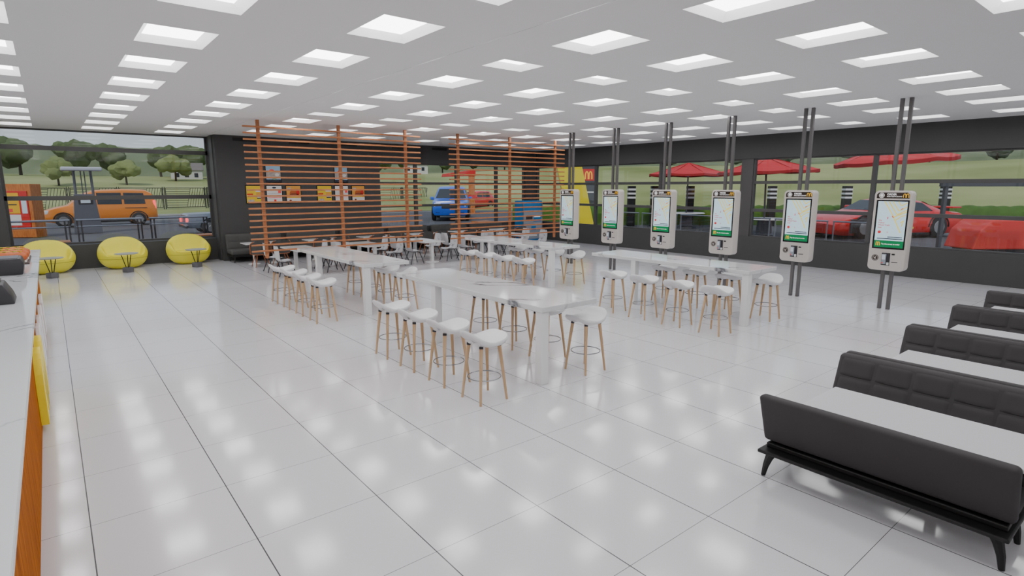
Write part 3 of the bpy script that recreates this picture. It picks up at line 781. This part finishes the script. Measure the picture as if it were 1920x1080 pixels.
for j, dxp in enumerate((0, 2.68)):
    g = 'left' if j == 0 else 'right'
    poster(5.81+dxp, 6.38+dxp, 2.11, 2.74, 'y', 'yellow menu poster in the %s group on the back wall' % g)
    poster(6.54+dxp, 7.09+dxp, 2.11, 2.74, 'w', 'white menu poster in the %s group on the back wall' % g)
    poster(7.27+dxp, 7.81+dxp, 2.11, 2.74, 'b', 'burger photo poster in the %s group on the back wall' % g)
    poster(6.56+dxp, 7.09+dxp, 2.90, 3.49, 'p', 'pale mixed photo poster above the white menu in the %s group' % g)

# ------------------------------------------------------------------ outdoors: ground, hill, trees
struct('ground_asphalt', MB().box((-60, 20.2, -.3), (120, 75, -.02)).box((20.5, -40, -.3), (120, 20.2, -.02)), M['asphalt'])
def terrain():
    mb = MB(); cx, cy = 5, 0
    def fn(u, v):
        th = math.radians(-25+145*u); r = 57+130*v
        d = math.degrees(th)
        H = 7.2 if d < 40 else (7.2-(d-40)/35*2.4 if d < 75 else 4.8)
        q = min(1, max(0, (r-60)/62)); q = q*q*(3-2*q)
        z = -.06+H*q+(r-122)/65*1.0*max(0, min(1, (r-110)/20))+.35*noise.noise(Vector((r*.05, d*.09, 0)))*q
        return (cx+r*math.cos(th), cy+r*math.sin(th), z)
    mb.grid(90, 30, fn); return mb, fn
tm, tfn = terrain()
h = tm.build('hill_terrain', M['hill'], None, True); h['kind'] = 'structure'
def hill_z(d, r): return tfn((d+25)/145, (r-57)/130)
def make_tree(seed, m):
    rr = random.Random(seed); e = empty('hillside_tree', '', 'tree')
    mb = MB()
    for k in range(7):
        t = bmesh.new(); bmesh.ops.create_icosphere(t, subdivisions=3, radius=1); c = Vector((rr.uniform(-1.6, 1.6), rr.uniform(-1.6, 1.6), rr.uniform(2.4, 4.6))); s = rr.uniform(1.2, 1.9)
        for v in t.verts: v.co = v.co*(s*(1+.28*noise.noise(v.co*2.1+c)))
        for v in t.verts: v.co += c
        mb._add(t)
    mb.build('crown', m, e, True)
    MB().tube([(0, 0, -.6), (.05, 0, 1.4), (0, .05, 3)], .22, 8, r2=.12).build('trunk', M['bark'], e, True)
    return e
protoT = [make_tree(1, M['leafa']), make_tree(2, M['leafb']), make_tree(3, M['leafc'])]
names = ['dark green tree with a rounded crown on the hill beyond the fence', 'pale olive tree with a loose crown on the hill beyond the fence', 'hazy grey-green tree on the far hill skyline']
usedT = [False]*3
def plant(d, r, k, s):
    x, y, z = hill_z(d, r); o = place(protoT[k], not usedT[k], (x, y, z), rnd.uniform(0, 6), names[k], ['dark trees on the hill', 'olive trees on the hill', 'hazy trees on the skyline'][k]); usedT[k] = True
    o.scale = (s*rnd.uniform(1, 1.3), s*rnd.uniform(1, 1.3), s)
for i in range(10): plant(72+i*3.1, 118+7*(i % 2), rnd.choice([0, 0, 1]), rnd.uniform(.9, 1.1))
for i in range(6): plant(74+i*4.6+rnd.uniform(-.6, .6), rnd.uniform(96, 106), rnd.choice([1, 1, 0]), rnd.uniform(.55, .75))
for i in range(8): plant(46+i*3.2, 126+8*(i % 2), rnd.choice([0, 0, 1]), rnd.uniform(.75, 1.0))
for i in range(9): plant(-6+i*5.2+rnd.uniform(-.6, .6), rnd.uniform(134, 140), 2, rnd.uniform(.7, 1.0))
def ridge_fn(u, v):
    d = -25+145*u; th = math.radians(d); r = 146+34*v
    top = 10.9 if d > 66 else (10.0 if d > 44 else 10.6)
    n = noise.noise(Vector((d*.21, 3.3, 0)))*1.9+noise.noise(Vector((d*.7, v*3, 9)))*1.0
    z = 5.0+(top-4+n)*math.sin(PI*.5*min(1, v*2.2))**.8
    return (5+r*math.cos(th), r*math.sin(th), z)
rg = MB().grid(240, 14, ridge_fn).build('treeline', M['ridge'], None, True); tag(rg, 'hazy band of merged trees along the far skyline', 'treeline'); rg['kind'] = 'stuff'
def house(x, y, z, rz, lab):
    e = empty('country_house', lab, 'house', (x, y, z), rz); e.scale = (.6, .6, .6)
    b = MB().box((-4, -3, -1), (4, 3, 3)).build('wall_block', M['housew'], e)
    MB().prism([(-3.4, 3), (3.4, 3), (0, 5.2)], 0, -4.3, 4.3).build('roof', M['roof'], e)
    for xx in (-2.4, 0, 2.4): MB().box((xx-.5, -3.04, 1), (xx+.5, -2.98, 2.2)).build('window', M['tint'], b)
hz = hill_z(82.5, 112); house(hz[0]+0, hz[1], hz[2]-.4, -.2, 'small white house among trees seen through the left window')
hz = hill_z(61.6, 116); house(hz[0], hz[1], hz[2], -.5, 'small white house on the hill seen between the two screens')
struct('kerb', MB().box((-20, 60, -.02), (48, 60.6, .12)).box((-20, 52, -.02), (48, 52.25, -.005)), M['kerb'])
g = MB()
def hedge_fn(u, v):
    A, B = Vector((27, 29)), Vector((62, 0)); p = A+(B-A)*u; n = Vector((B.y-A.y, A.x-B.x)).normalized()
    a = PI*v; off = 1.0*math.cos(a); z = max(0, 1.35*math.sin(a)**.5); w = Vector((p.x, p.y, z))
    nz = noise.noise(w*1.8)*.22
    return (p.x+n.x*(off+nz), p.y+n.y*(off+nz), max(0, z+nz*.8) if 0 < v < 1 else -.02)
g.grid(150, 12, hedge_fn)
hg = g.build('clipped_hedge', M['hedge'], None, True); tag(hg, 'long low green hedge beyond the parasols and car park', 'hedge')
struct('lawn_ground', MB().prism([(29, 30), (64, 1), (75, 12), (42, 42)], 2, -.02, .03), M['grass'])

# fence with horizontal and slanted bars
fe = empty('metal_fence', 'black metal fence with level and slanted bars across the road', 'fence', (14.5, 70, 0)); pan = pst = None
xs_f = [-2.5+4.22*k for k in range(12)]
for i in range(11):
    if pan is None:
        b = MB(); W_ = 3.9
        b.box((0, -.03, .45), (W_, .03, .52)).box((0, -.03, 2.58), (W_, .03, 2.65)).box((0, -.03, .45), (.06, .03, 2.65)).box((W_-.06, -.03, .45), (W_, .03, 2.65))
        for k in range(8):
            z = .72+.25*k; xe = 2.05+.45*(z-.5)/2; b.box((0, -.018, z-.025), (xe, .018, z+.025))
        for k in range(7):
            xa = 2.05+.26*k; dx = .55
            if xa+dx > W_: dx = W_-xa
            b.tube([(xa, 0, .5), (xa+.45, 0, 2.6)], .03, 4)
        pan = b.build('fence_panel', M['fence'], fe); pan.location = (xs_f[0]+.16-14.5, 0, 0)
        pst = MB().box((-.13, -.06, -.05), (-.05, .06, 2.75)).box((.05, -.06, -.05), (.13, .06, 2.75)).build('fence_post', M['fence'], fe); pst.location = (xs_f[0]-14.5, 0, 0)
    else:
        c_ = pan.copy(); COL.objects.link(c_); c_.location = (xs_f[i]+.16-14.5, 0, 0)
        c_ = pst.copy(); COL.objects.link(c_); c_.location = (xs_f[i]-14.5, 0, 0)

# ---- vehicles: front towards local -x
def interp(st, x):
    for a, b in zip(st, st[1:]):
        if a[0] <= x <= b[0]:
            q = (x-a[0])/(b[0]-a[0]+1e-9); return [a[i]+(b[i]-a[i])*q for i in range(6)]
    return st[0] if x < st[0][0] else st[-1]
def vehicle(name, label, cat, loc, rz, S, st, paint, wheels, wr, sidewin, front, rear=None, extras=None, mirrors=None, wheel_y=None):
    e = empty(name, label, cat, loc, rz)
    K = 9
    def ring(s):
        x, zb, zt0, zt, wb, wt = s
        pts = [(0, zb), (wb*.9, zb), (wb, zb+.12), (wb*1.02, (zb+zt0)/2), (wb*.985, zt0), (wt+.03, zt-.06 if zt-zt0 > .12 else zt-.015), (wt*.9, zt), (wt*.5, zt+.015), (0, zt+.02)]
        full = [(y, z) for y, z in pts]+[(-y, z) for y, z in pts[-2:0:-1]]
        return [(x*S, y*S, z*S) for y, z in full]
    t = bmesh.new(); R = [[t.verts.new(p) for p in ring(s)] for s in st]; n = len(R[0])
    for A, B in zip(R, R[1:]):
        for k in range(n): t.faces.new([A[k], A[(k+1) % n], B[(k+1) % n], B[k]])
    t.faces.new(R[0]); t.faces.new(R[-1][::-1])
    body = MB()._add(t).build('body', paint, e, True)
    def sy(x, z):
        s = interp(st, x); q = max(0, min(1, (z-s[2])/(s[3]-s[2]+1e-6))); return s[4]*.985+(s[5]+.03-s[4]*.985)*q
    for poly in sidewin:
        for sgn in (-1, 1):
            MB().poly([(x*S, sgn*(sy(x, z)+.012)*S, z*S) for x, z in poly]).build('side_window', M['tint'], body)
    def across(nm, a, b, wa, wb_, m, off):
        dx, dz = b[0]-a[0], b[1]-a[1]; L_ = math.hypot(dx, dz); nx, nz = -dz/L_*off, dx/L_*off
        MB().poly([((a[0]+nx)*S, -wa*S, (a[1]+nz)*S), ((a[0]+nx)*S, wa*S, (a[1]+nz)*S), ((b[0]+nx)*S, wb_*S, (b[1]+nz)*S), ((b[0]+nx)*S, -wb_*S, (b[1]+nz)*S)]).build(nm, M[m], body)
    across('windscreen', *front, 'tint', .03)
    if rear: across('rear_window', *rear, 'tint', .03)
    for wx in wheels:
        for sgn in (-1, 1):
            y = sgn*(wheel_y or st[len(st)//2][4]*.93)
            w_ = MB().lathe([(0, -.1), (wr*.8, -.11), (wr, -.08), (wr, .08), (wr*.8, .11), (0, .1)], 22, mtx=Matrix.Translation((wx*S, y*S, wr*S)) @ Matrix.Rotation(PI/2, 4, 'X') @ Matrix.Diagonal((S, S, S, 1))).build('wheel', M['tyre'], e, True)
            rim = MB().lathe([(0, -.118), (wr*.2, -.118), (wr*.22, -.112), (wr*.6, -.114), (wr*.64, -.1), (wr*.64, .1), (wr*.6, .114), (wr*.22, .112), (0, .118)], 10, mtx=Matrix.Translation((wx*S, y*S, wr*S)) @ Matrix.Rotation(PI/2, 4, 'X') @ Matrix.Diagonal((S, S, S, 1)))
            rim.build('rim', M['alloy'], w_)
            ar = [(wx*S+(wr+.06)*S*math.cos(PI*i/12), sgn*(st[len(st)//2][4]*1.005)*S, wr*S+(wr+.05)*S*math.sin(PI*i/12)) for i in range(13)]
            MB().tube(ar, .03*S, 6).build('wheel_arch', M['black'], body)
    for nm, a, b, m in (extras or []):
        MB().box([v*S for v in a], [v*S for v in b], .02*S).build(nm, M[m] if isinstance(m, str) else m, body, True)
    for x, z in (mirrors or []):
        for sgn in (-1, 1):
            y = sy(x, z); MB().box((x*S-.06*S, (sgn*(y+.12)-.09)*S, (z-.06)*S), (x*S+.06*S, (sgn*(y+.12)+.09)*S, (z+.1)*S), .03*S).build('wing_mirror', paint, body, True)
    return e, body
# station: x, z_bottom, z_belt, z_top, half_belt, half_top
VAN = [(-2.42, .45, .62, .66, .62, .55), (-2.3, .28, .78, .82, .84, .74), (-1.9, .22, .92, .96, .92, .82), (-1.35, .2, 1.02, 1.08, .95, .85), (-.75, .2, 1.05, 1.62, .96, .72), (-.2, .2, 1.06, 1.82, .97, .74), (1.0, .2, 1.06, 1.88, .97, .75), (2.0, .22, 1.06, 1.84, .96, .74), (2.3, .26, 1.04, 1.68, .94, .72), (2.46, .32, .95, 1.0, .88, .80)]
vehicle('passenger_van', 'orange passenger van parked beyond the left window', 'van', (2.85, 46.2, 0), .03, 1.36, VAN, M['orange'], (-1.6, 1.58), .34,
        [[(-1.0, 1.12), (-.25, 1.12), (-.25, 1.66), (-.62, 1.6)], [(-.15, 1.12), (.9, 1.12), (.9, 1.7), (-.15, 1.7)], [(1.0, 1.12), (1.95, 1.12), (1.9, 1.68), (1.0, 1.7)]],
        ((-1.3, 1.07), (-.72, 1.6), .78, .66), ((2.32, 1.62), (2.42, 1.1), .6, .7),
        [('headlamp', (-2.3, -.86, .66), (-2.0, -.6, .84), 'lamp'), ('headlamp', (-2.3, .6, .66), (-2.0, .86, .84), 'lamp'), ('tail_lamp', (2.3, -.9, .85), (2.44, -.7, 1.3), 'tail'), ('tail_lamp', (2.3, .7, .85), (2.44, .9, 1.3), 'tail'), ('door_track', (1.0, -.985, .9), (2.0, -.96, .93), 'black'), ('sill', (-1.2, -.97, .2), (1.2, .97, .3), 'black')], [(-.95, 1.12)])
SUV = [(-2.3, .5, .72, .76, .68, .6), (-2.2, .3, .92, .97, .86, .76), (-1.7, .24, 1.0, 1.05, .9, .8), (-1.0, .22, 1.04, 1.1, .92, .82), (-.45, .22, 1.05, 1.6, .92, .68), (.2, .22, 1.05, 1.72, .92, .68), (1.6, .24, 1.05, 1.70, .92, .67), (2.1, .3, 1.02, 1.4, .9, .66), (2.25, .4, .9, .95, .84, .76)]
vehicle('parked_car', 'bright blue car parked nose-on beyond the back windows', 'car', (27.2, 37.6, 0), .95, 1.6, SUV, M['blue'], (-1.5, 1.45), .36,
        [[(-.6, 1.12), (.3, 1.12), (.3, 1.58), (-.3, 1.52)], [(.4, 1.12), (1.5, 1.12), (1.4, 1.58), (.4, 1.58)]], ((-.98, 1.12), (-.45, 1.58), .78, .62), None,
        [('headlamp', (-2.27, -.8, .72), (-2.1, -.45, .9), 'lamp'), ('headlamp', (-2.27, .45, .72), (-2.1, .8, .9), 'lamp'), ('grille', (-2.31, -.42, .62), (-2.2, .42, .8), 'dark'), ('fog_lamp', (-2.27, -.7, .42), (-2.15, -.5, .54), 'dark'), ('fog_lamp', (-2.27, .5, .42), (-2.15, .7, .54), 'dark')], [(-.75, 1.1)])
vehicle('parked_car', 'red car parked behind the blue car and timber post', 'car', (42.8, 56.5, 0), .25, 1.3, SUV, M['carred'], (-1.5, 1.45), .36,
        [[(-.6, 1.12), (.3, 1.12), (.3, 1.58), (-.3, 1.52)], [(.4, 1.12), (1.5, 1.12), (1.4, 1.58), (.4, 1.58)]], ((-.98, 1.12), (-.45, 1.58), .78, .62), None,
        [('headlamp', (-2.27, -.8, .72), (-2.1, -.45, .9), 'lamp'), ('headlamp', (-2.27, .45, .72), (-2.1, .8, .9), 'lamp')], [(-.75, 1.1)])
PICK = [(-2.6, .4, .85, .9, .8, .7), (-2.4, .3, 1.0, 1.05, .92, .8), (-1.4, .3, 1.05, 1.1, .94, .82), (-.9, .3, 1.06, 1.65, .94, .7), (.3, .3, 1.06, 1.7, .94, .7), (.55, .3, 1.05, 1.1, .94, .86), (2.5, .35, 1.0, 1.05, .94, .86), (2.6, .4, .9, .95, .9, .84)]
vehicle('pickup_truck', 'grey pickup with lit red tail lamps beside the dark corner column', 'pickup', (9.0, 33.2, 0), PI, 1.15, PICK, M['cargrey'], (-1.7, 1.6), .38,
        [[(-.9, 1.12), (.2, 1.12), (.2, 1.58), (-.65, 1.55)]], ((-1.38, 1.12), (-.9, 1.62), .78, .64), ((.32, 1.62), (.52, 1.15), .62, .7),
        [('tail_lamp', (2.55, -.93, .6), (2.66, -.72, .84), 'tail'), ('tail_lamp', (2.55, .72, .6), (2.66, .93, .84), 'tail'), ('bumper', (2.58, -.9, .35), (2.72, .9, .5), 'chrome')], [(-.95, 1.12)])
RACE = [(-2.5, .16, .42, .46, .8, .7), (-2.3, .12, .60, .64, .93, .82), (-1.6, .1, .76, .80, .98, .86), (-.9, .1, .83, .88, 1.0, .84), (-.25, .1, .86, 1.24, 1.0, .66), (.45, .1, .86, 1.34, 1.0, .62), (1.1, .1, .86, 1.20, 1.0, .64), (1.75, .12, .84, .90, .99, .82), (2.3, .14, .82, .86, .96, .84), (2.48, .24, .78, .82, .92, .82)]
rc_, rb_ = vehicle('race_car', 'red race car with yellow and white decals beyond the right windows', 'race car', (36.2, 7.7, 0), -.457, 1.6, RACE, M['carred'], (-1.55, 1.45), .36,
        [[(-.62, .9), (.25, .9), (.22, 1.22), (-.1, 1.2)], [(.35, .9), (1.2, .9), (.95, 1.16), (.35, 1.22)]], ((-.85, .9), (-.27, 1.22), .74, .6), ((1.12, 1.18), (1.7, .9), .6, .74),
        [('rear_wing', (2.0, -.95, .98), (2.4, .95, 1.04), 'carred'), ('wing_support', (2.1, -.6, .84), (2.2, -.54, 1.0), 'black'), ('wing_support', (2.1, .54, .84), (2.2, .6, 1.0), 'black'), ('black_flank', (-2.1, -1.03, .2), (-.6, -.98, .66), 'dark'), ('yellow_stripe', (-1.0, -1.035, .3), (.4, -1.0, .38), 'yellow2'), ('side_skirt', (-1.1, -1.02, .08), (1.1, 1.02, .18), 'black'), ('rear_bumper', (2.3, -.92, .3), (2.56, .92, .55), 'dark'), ('tail_lamp', (2.4, -.8, .62), (2.53, -.5, .72), 'redtext'), ('roof_spoiler', (.55, -.5, 1.345), (.9, .5, 1.42), 'black')], [(-.4, .95)])
def flank_text(s, size, x, z, par, S=1.6, y=-1.045):
    me = text_mesh(s, size, .004); mt = Matrix.Translation((x*S, y*S, z*S)) @ Matrix.Rotation(PI/2, 4, 'X')
    b = MB(); b.mesh(me, mt); bpy.data.meshes.remove(me); return b.build('lettering', M['wtext'], par)
flank_text('mcdonalds.com', .26, -.55, .70, rb_)
arches_mesh(MB(), .42, .42, .07, lambda u, v, d: (-.62+u, -1.052*1.6-d, .42+v), .01).build('arch_logo', M['gold'], rb_)

# ---- drive-through furniture
e = empty('order_post', 'dark grey order post under a white canopy in front of the van', 'drive-through post', (1.75, 38, 0))
MB().prism([(-.72, 0), (.66, 0), (.46, 2.3), (-.52, 2.3)], 1, -.3, .3, .02).build('post_body', M['post'], e)
MB().box((-.98, -.55, 3.64), (.95, .55, 3.86), .06, 3).build('canopy', M['canopy'], e, True)
for xx in (-.40, .40): MB().tube([(xx*1.05, 0, 2.25), (xx*1.0, 0, 3.66)], .07, 6).build('canopy_column', M['post'], e)
for xx in (-.07, .1): MB().tube([(xx, .1, 2.25), (xx, .1, 3.66)], .03, 6).build('stay_rod', M['post'], e)
sp_ = MB().box((-.36, -.33, 1.72), (.34, -.29, 2.02), .02).build('display_panel', M['dark'], e); MB().box((-.24, -.345, 1.78), (.22, -.325, 1.98)).build('display_glass', M['lamp'], sp_)
e = empty('drive_menu_board', 'timber drive-through menu board with red and yellow panels', 'menu board', (-.66, 36.0, 0), -.62)
MB().box((-1.6, 0, 0), (0, .78, 2.87), .02).build('timber_case', M['boardwood'], e)
f = MB().box((-1.56, -.05, .55), (-.18, .01, 2.5), .02).build('red_frame', M['red'], e)
MB().box((-1.54, -.065, 1.3), (-.62, -.045, 2.4)).build('yellow_sheet', M['boardyel'], f)
for z in (1.75, 2.05): MB().box((-1.45, -.075, z), (-.75, -.06, z+.05)).build('caption_line', M['navy'], f)
MB().box((-1.54, -.065, .66), (-.62, -.045, 1.24)).build('white_sheet', M['menuw'], f); MB().box((-.52, -.065, 1.3), (-.24, -.045, 2.05), .02).build('lit_panel', M['lamp'], f); MB().box((-1.4, -.075, 1.38), (-1.0, -.06, 1.55)).build('pink_print', M['redtext'], f)
rail0 = None
for i, (xa, xb) in enumerate(((-1.75, .62), (.86, 3.32), (3.6, 6.05))):
    lab = 'tubular steel railing outside the left window, %s section from the left' % ORD[i]
    if rail0 is None:
        rail0 = empty('steel_railing', lab, 'railing', ((xa+xb)/2, 27, 0), 0, 'railings outside the left window')
        MB().tube([(-1.22, 0, 1.28), (1.22, 0, 1.28)], .045, 8).build('top_rail', M['rail'], rail0, True); MB().tube([(-1.22, 0, 1.0), (1.22, 0, 1.0)], .03, 8).build('mid_rail', M['rail'], rail0, True)
        for s in (-1, 1):
            for dx in (0, -.14): MB().tube([(s*(1.18+dx), 0, -.02), (s*(1.18+dx), 0, 1.28)], .035, 8).build('post', M['dsteel'], rail0, True)
    else: place(rail0, False, ((xa+xb)/2, 27, 0), 0, lab)
e = empty('lamp_pole', 'slim dark bollard lamp beside the corner column', 'lamp pole', (6.95, 30.0, 0)); MB().tube([(0, 0, 0), (0, 0, 2.35)], .09, 10).build('pole', M['fence'], e, True); MB().lathe([(.13, 2.2), (.15, 2.65), (.22, 2.68), (.2, 2.72), (0, 2.74)], 12).build('lamp_head', M['fence'], e, True)
ot0 = None
for i, (x, y, r_, nm) in enumerate(((-.05, 21.8, .0, 'outside the left window by the railing'), (4.9, 22.0, 0, 'outside the left window by the corner column'), (19.4, 22.3, .0, 'outside the back windows between the screens'))):
    lab = 'orange timber outdoor table with white edge '+nm
    if ot0 is None:
        ot0 = empty('outdoor_table', lab, 'table', (x, y, 0), r_, 'outdoor timber tables')
        MB().box((-.55, -.45, .70), (.55, .45, .78), .01).build('tabletop', M['boardwood'], ot0); MB().box((-.58, -.48, .66), (.58, .48, .70), .01).build('table_edge', M['white'], ot0)
        for sx in (-1, 1):
            for sy_ in (-1, 1): MB().box((sx*.5-.03, sy_*.4-.03, -.02), (sx*.5+.03, sy_*.4+.03, .66)).build('leg', M['dsteel'], ot0)
    else: place(ot0, False, (x, y, 0), r_, lab)
e = empty('height_gantry', 'red height barrier arm on a timber post behind the blue car', 'barrier', (34.6, 45.2, 0), -.62)
MB().box((-.32, -.32, 0), (.32, .32, 3.95), .01).build('timber_post', M['boardwood'], e); MB().prism([(-3.1, 3.75), (-3.0, 4.05), (.42, 4.5), (.42, 3.85), (-.4, 3.85)], 1, -.36, .36, .02).build('red_arm', M['red'], e); MB().box((-.4, -.4, 1.55), (.4, .4, 1.95), .02).build('red_collar', M['red'], e)
e = empty('vending_machine', 'blue and grey machine standing indoors at the back right corner', 'machine', (18.42, 17.6, 0), 0)
MB().box((0, 0, 0), (1.33, .66, 2.03), .06).build('blue_case', M['bluebox'], e, True); fp = MB().box((.05, -.03, .1), (1.28, .02, 1.55), .02).build('grey_front', M['greybox'], e)
MB().box((.2, -.05, 1.1), (.62, -.02, 1.28)).build('dark_slot', M['dark'], fp); MB().box((.7, -.045, .98), (1.22, -.02, 1.2)).build('blue_panel', M['bluebox'], fp); MB().box((.74, -.055, 1.2), (1.14, -.04, 1.26)).build('white_caption', M['wtext'], fp); MB().box((.55, -.045, .55), (.85, -.02, .75)).build('blue_panel', M['bluebox'], fp)
for x in (.02, 1.27): MB().box((x, -.04, .1), (x+.04, .0, 1.95), .01).build('pale_edge', M['rail'], e)
e = empty('yellow_pylon', 'tall leaning yellow pylon outside beside the furthest kiosk', 'pylon', (23.86, 19.0, 0), math.radians(-39))
MB().prism([(-.45, 0), (.95, 0), (-.42, 6), (-1.85, 6)], 1, -.35, .35, .02).build('yellow_leg', M['yellow2'], e); MB().box((-.5, -.5, -.02), (1.15, .5, .12), .02).build('footing', M['kerb'], e)
e = empty('entrance_totem', 'dark grey totem with a red arches sign beside the yellow pylon', 'sign', (33.3, 27.3, 0), math.radians(-39))
MB().box((-.55, -.15, 0), (.55, .15, 5.0), .02).build('totem_body', M['totem'], e); sg = MB().box((-.48, -.2, 3.2), (.42, -.14, 4.1), .01).build('red_sign', M['red'], e)
arches_mesh(MB(), .62, .62, .1, lambda u, v, d: (-.03+u, -.205-d, 3.32+v), .02).build('arch_logo', M['gold'], sg); MB().box((-.4, -.17, 2.28), (.4, -.14, 2.36)).build('caption_line', M['wtext'], e)

# ---- terrace: parasols, tables, bollards, barriers
def make_parasol():
    e = empty('red_parasol', '', 'parasol'); n = 8; R_ = 2.6
    def fn(u, v):
        a = 2*PI*u; f = (u*n) % 1; sag = 1-.045*math.sin(PI*f)*1; r = R_*v*sag
        return (r*math.cos(a), r*math.sin(a), 4.3-.74*v**.85-.05*math.sin(PI*f)*v)
    cn = MB().grid(64, 9, fn, True).build('canopy', M['umb'], e, True)
    vb = MB(); vb.grid(64, 2, lambda u, v: (fn(u, 1)[0]*1.001, fn(u, 1)[1]*1.001, fn(u, 1)[2]-.14*v), True); vb.build('valance', M['umbs'], cn, True)
    for k in range(n):
        a = 2*PI*k/n; MB().tube([(.1*math.cos(a), .1*math.sin(a), 4.25), (R_*math.cos(a), R_*math.sin(a), 3.53)], .02, 5).build('rib', M['umbs'], e)
    MB().tube([(0, 0, 0), (0, 0, 4.32)], .05, 8).build('pole', M['post'], e, True); MB().lathe([(.45, 0), (.45, .1), (.1, .16)], 20).build('base', M['stone'], e, True)
    return e
pa = make_parasol()
def make_ttable():
    e = empty('terrace_table', '', 'table')
    MB().lathe([(.16, .80), (1.15, .80), (1.2, .83), (1.15, .87), (.16, .87), (.16, .80)], 32, cap=False).build('tabletop', M['white'], e, True)
    MB().lathe([(.18, 0), (.5, 0), (.42, .06), (.34, .8), (.18, .8), (.18, 0)], 12, cap=False).build('pedestal', M['post'], e)
    return e
tt = make_ttable()
for i, (x, y, nm, rx) in enumerate(((33.0, 18.05, 'furthest of three, beside the third kiosk pole', 0), (30.2, 11.2, 'middle of three outside the right windows', -.03), (28.15, 4.45, 'nearest of three, above the nearest kiosk', -.075))):
    o = place(pa, i == 0, (x, y, 0), .2, 'wide red parasol on the terrace, '+nm, 'red terrace parasols')
    if i: o.rotation_euler = (rx*.78, rx*.63, .2)
    if i == 2: o.scale = (.86, .86, 1.08)
    if i < 2: place(tt, i == 0, (x, y, .17), 0, 'round white terrace table under a red parasol, '+nm, 'terrace tables')
bo0 = None
for i, (x, y) in enumerate(((32.0, 21.9), (33.25, 20.9), (35.2, 19.3), (39.7, 15.7), (43.8, 12.4), (49.2, 8.05))):
    lab = 'tall black bollard with white bands by the hedge, %s from the left' % ORD[i]
    if bo0 is None:
        bo0 = empty('banded_bollard', lab, 'bollard', (x, y, 0), -.68, 'banded bollards by the hedge')
        MB().box((-.25, -.25, 0), (.25, .25, 2.78), .02).build('shaft', M['black'], bo0)
        for z in (1.92, 2.2, 2.48): MB().box((-.26, -.26, z), (.26, .26, z+.13)).build('white_band', M['white'], bo0)
    else:
        o = place(bo0, False, (x, y, 0), -.68, lab); o.scale = (.86+.03*i, .86+.03*i, 1)
gb0 = None
for i in range(6):
    y = 17.2-2.5*i; x = 25.6
    lab = 'glass terrace barrier with steel rail outside the right windows, %s panel from the far end' % ORD[i]
    if gb0 is None:
        gb0 = empty('glass_barrier', lab, 'barrier', (x, y, 0), 0, 'glass barriers on the terrace')
        MB().tube([(0, -1.15, 1.28), (0, 1.15, 1.28)], .035, 8).build('top_rail', M['rail'], gb0, True)
        for s in (-1, 1): MB().tube([(0, s*1.12, -.02), (0, s*1.12, 1.28)], .03, 8).build('post', M['rail'], gb0, True)
        MB().poly([(0, -1.05, .12), (0, 1.05, .12), (0, 1.05, 1.18), (0, -1.05, 1.18)]).build('glass_panel', M['railglass'], gb0)
    else: place(gb0, False, (x, y, 0), 0, lab)
e = empty('terrace_canopy', 'low red box canopy outside the nearest right window', 'canopy', (30.9, 1.6, 0), math.radians(-36))
MB().prism([(-1.45, .17), (1.5, .17), (1.5, 1.37), (-.72, 1.37), (-1.2, .95)], 1, -.7, .8, .05).build('red_shell', M['awning'], e); MB().box((-1.2, -.5, -.02), (1.3, .6, .18), .01).build('dark_base', M['dark'], e)
# portal beam outside the right windows
e = empty('terrace_pergola', 'grey terrace frame posts and beam beyond the nearest right window', 'pergola', (27.2, 1.0, 0), math.radians(-36))
for xx in (-1.9, 2.6): MB().box((xx-.06, -.06, -.02), (xx+.06, .06, 2.72)).build('post', M['totem'], e)
MB().box((-2.1, -.08, 2.72), (2.9, .08, 2.86)).build('beam', M['totem'], e)

# ------------------------------------------------------------------ light, sky, camera
w = bpy.data.worlds.new('sky_world'); bpy.context.scene.world = w; w.use_nodes = True
N, L = w.node_tree.nodes, w.node_tree.links; bg = N['Background']
t = N.new('ShaderNodeTexCoord'); sp = N.new('ShaderNodeSeparateXYZ'); L.new(t.outputs['Generated'], sp.inputs[0])
r = N.new('ShaderNodeValToRGB'); L.new(sp.outputs['Z'], r.inputs[0]); E = r.color_ramp.elements
E[0].position = 0; E[0].color = (.62, .70, .74, 1); E[1].position = .5; E[1].color = (.50, .62, .78, 1)
L.new(r.outputs[0], bg.inputs[0]); bg.inputs[1].default_value = .85
sun = bpy.data.lights.new('sun', 'SUN'); sun.energy = 1.5; sun.angle = .2; sun.color = (1, .96, .88); so_ = bpy.data.objects.new('sun', sun); COL.objects.link(so_)
so_.rotation_euler = Vector((.5, .45, -.74)).to_track_quat('-Z', 'Y').to_euler()
cam = bpy.data.cameras.new('camera'); co = bpy.data.objects.new('camera', cam); COL.objects.link(co)
cam.sensor_width = 36; cam.lens = 20.0; cam.clip_end = 1000; cam.clip_start = .05
co.location = (.018, -4.371, 2.689); co.rotation_euler = (math.radians(90-10.03), 0, math.radians(-38.89))
bpy.context.scene.camera = co
sc_ = bpy.context.scene
sc_.view_settings.view_transform = 'AgX'; sc_.view_settings.exposure = .36
sc_.cycles.max_bounces = 8; sc_.cycles.diffuse_bounces = 4; sc_.cycles.glossy_bounces = 3; sc_.cycles.transparent_max_bounces = 12
sc_.cycles.use_adaptive_sampling = True; sc_.cycles.adaptive_threshold = .015; sc_.cycles.use_denoising = True; sc_.cycles.sample_clamp_indirect = 6
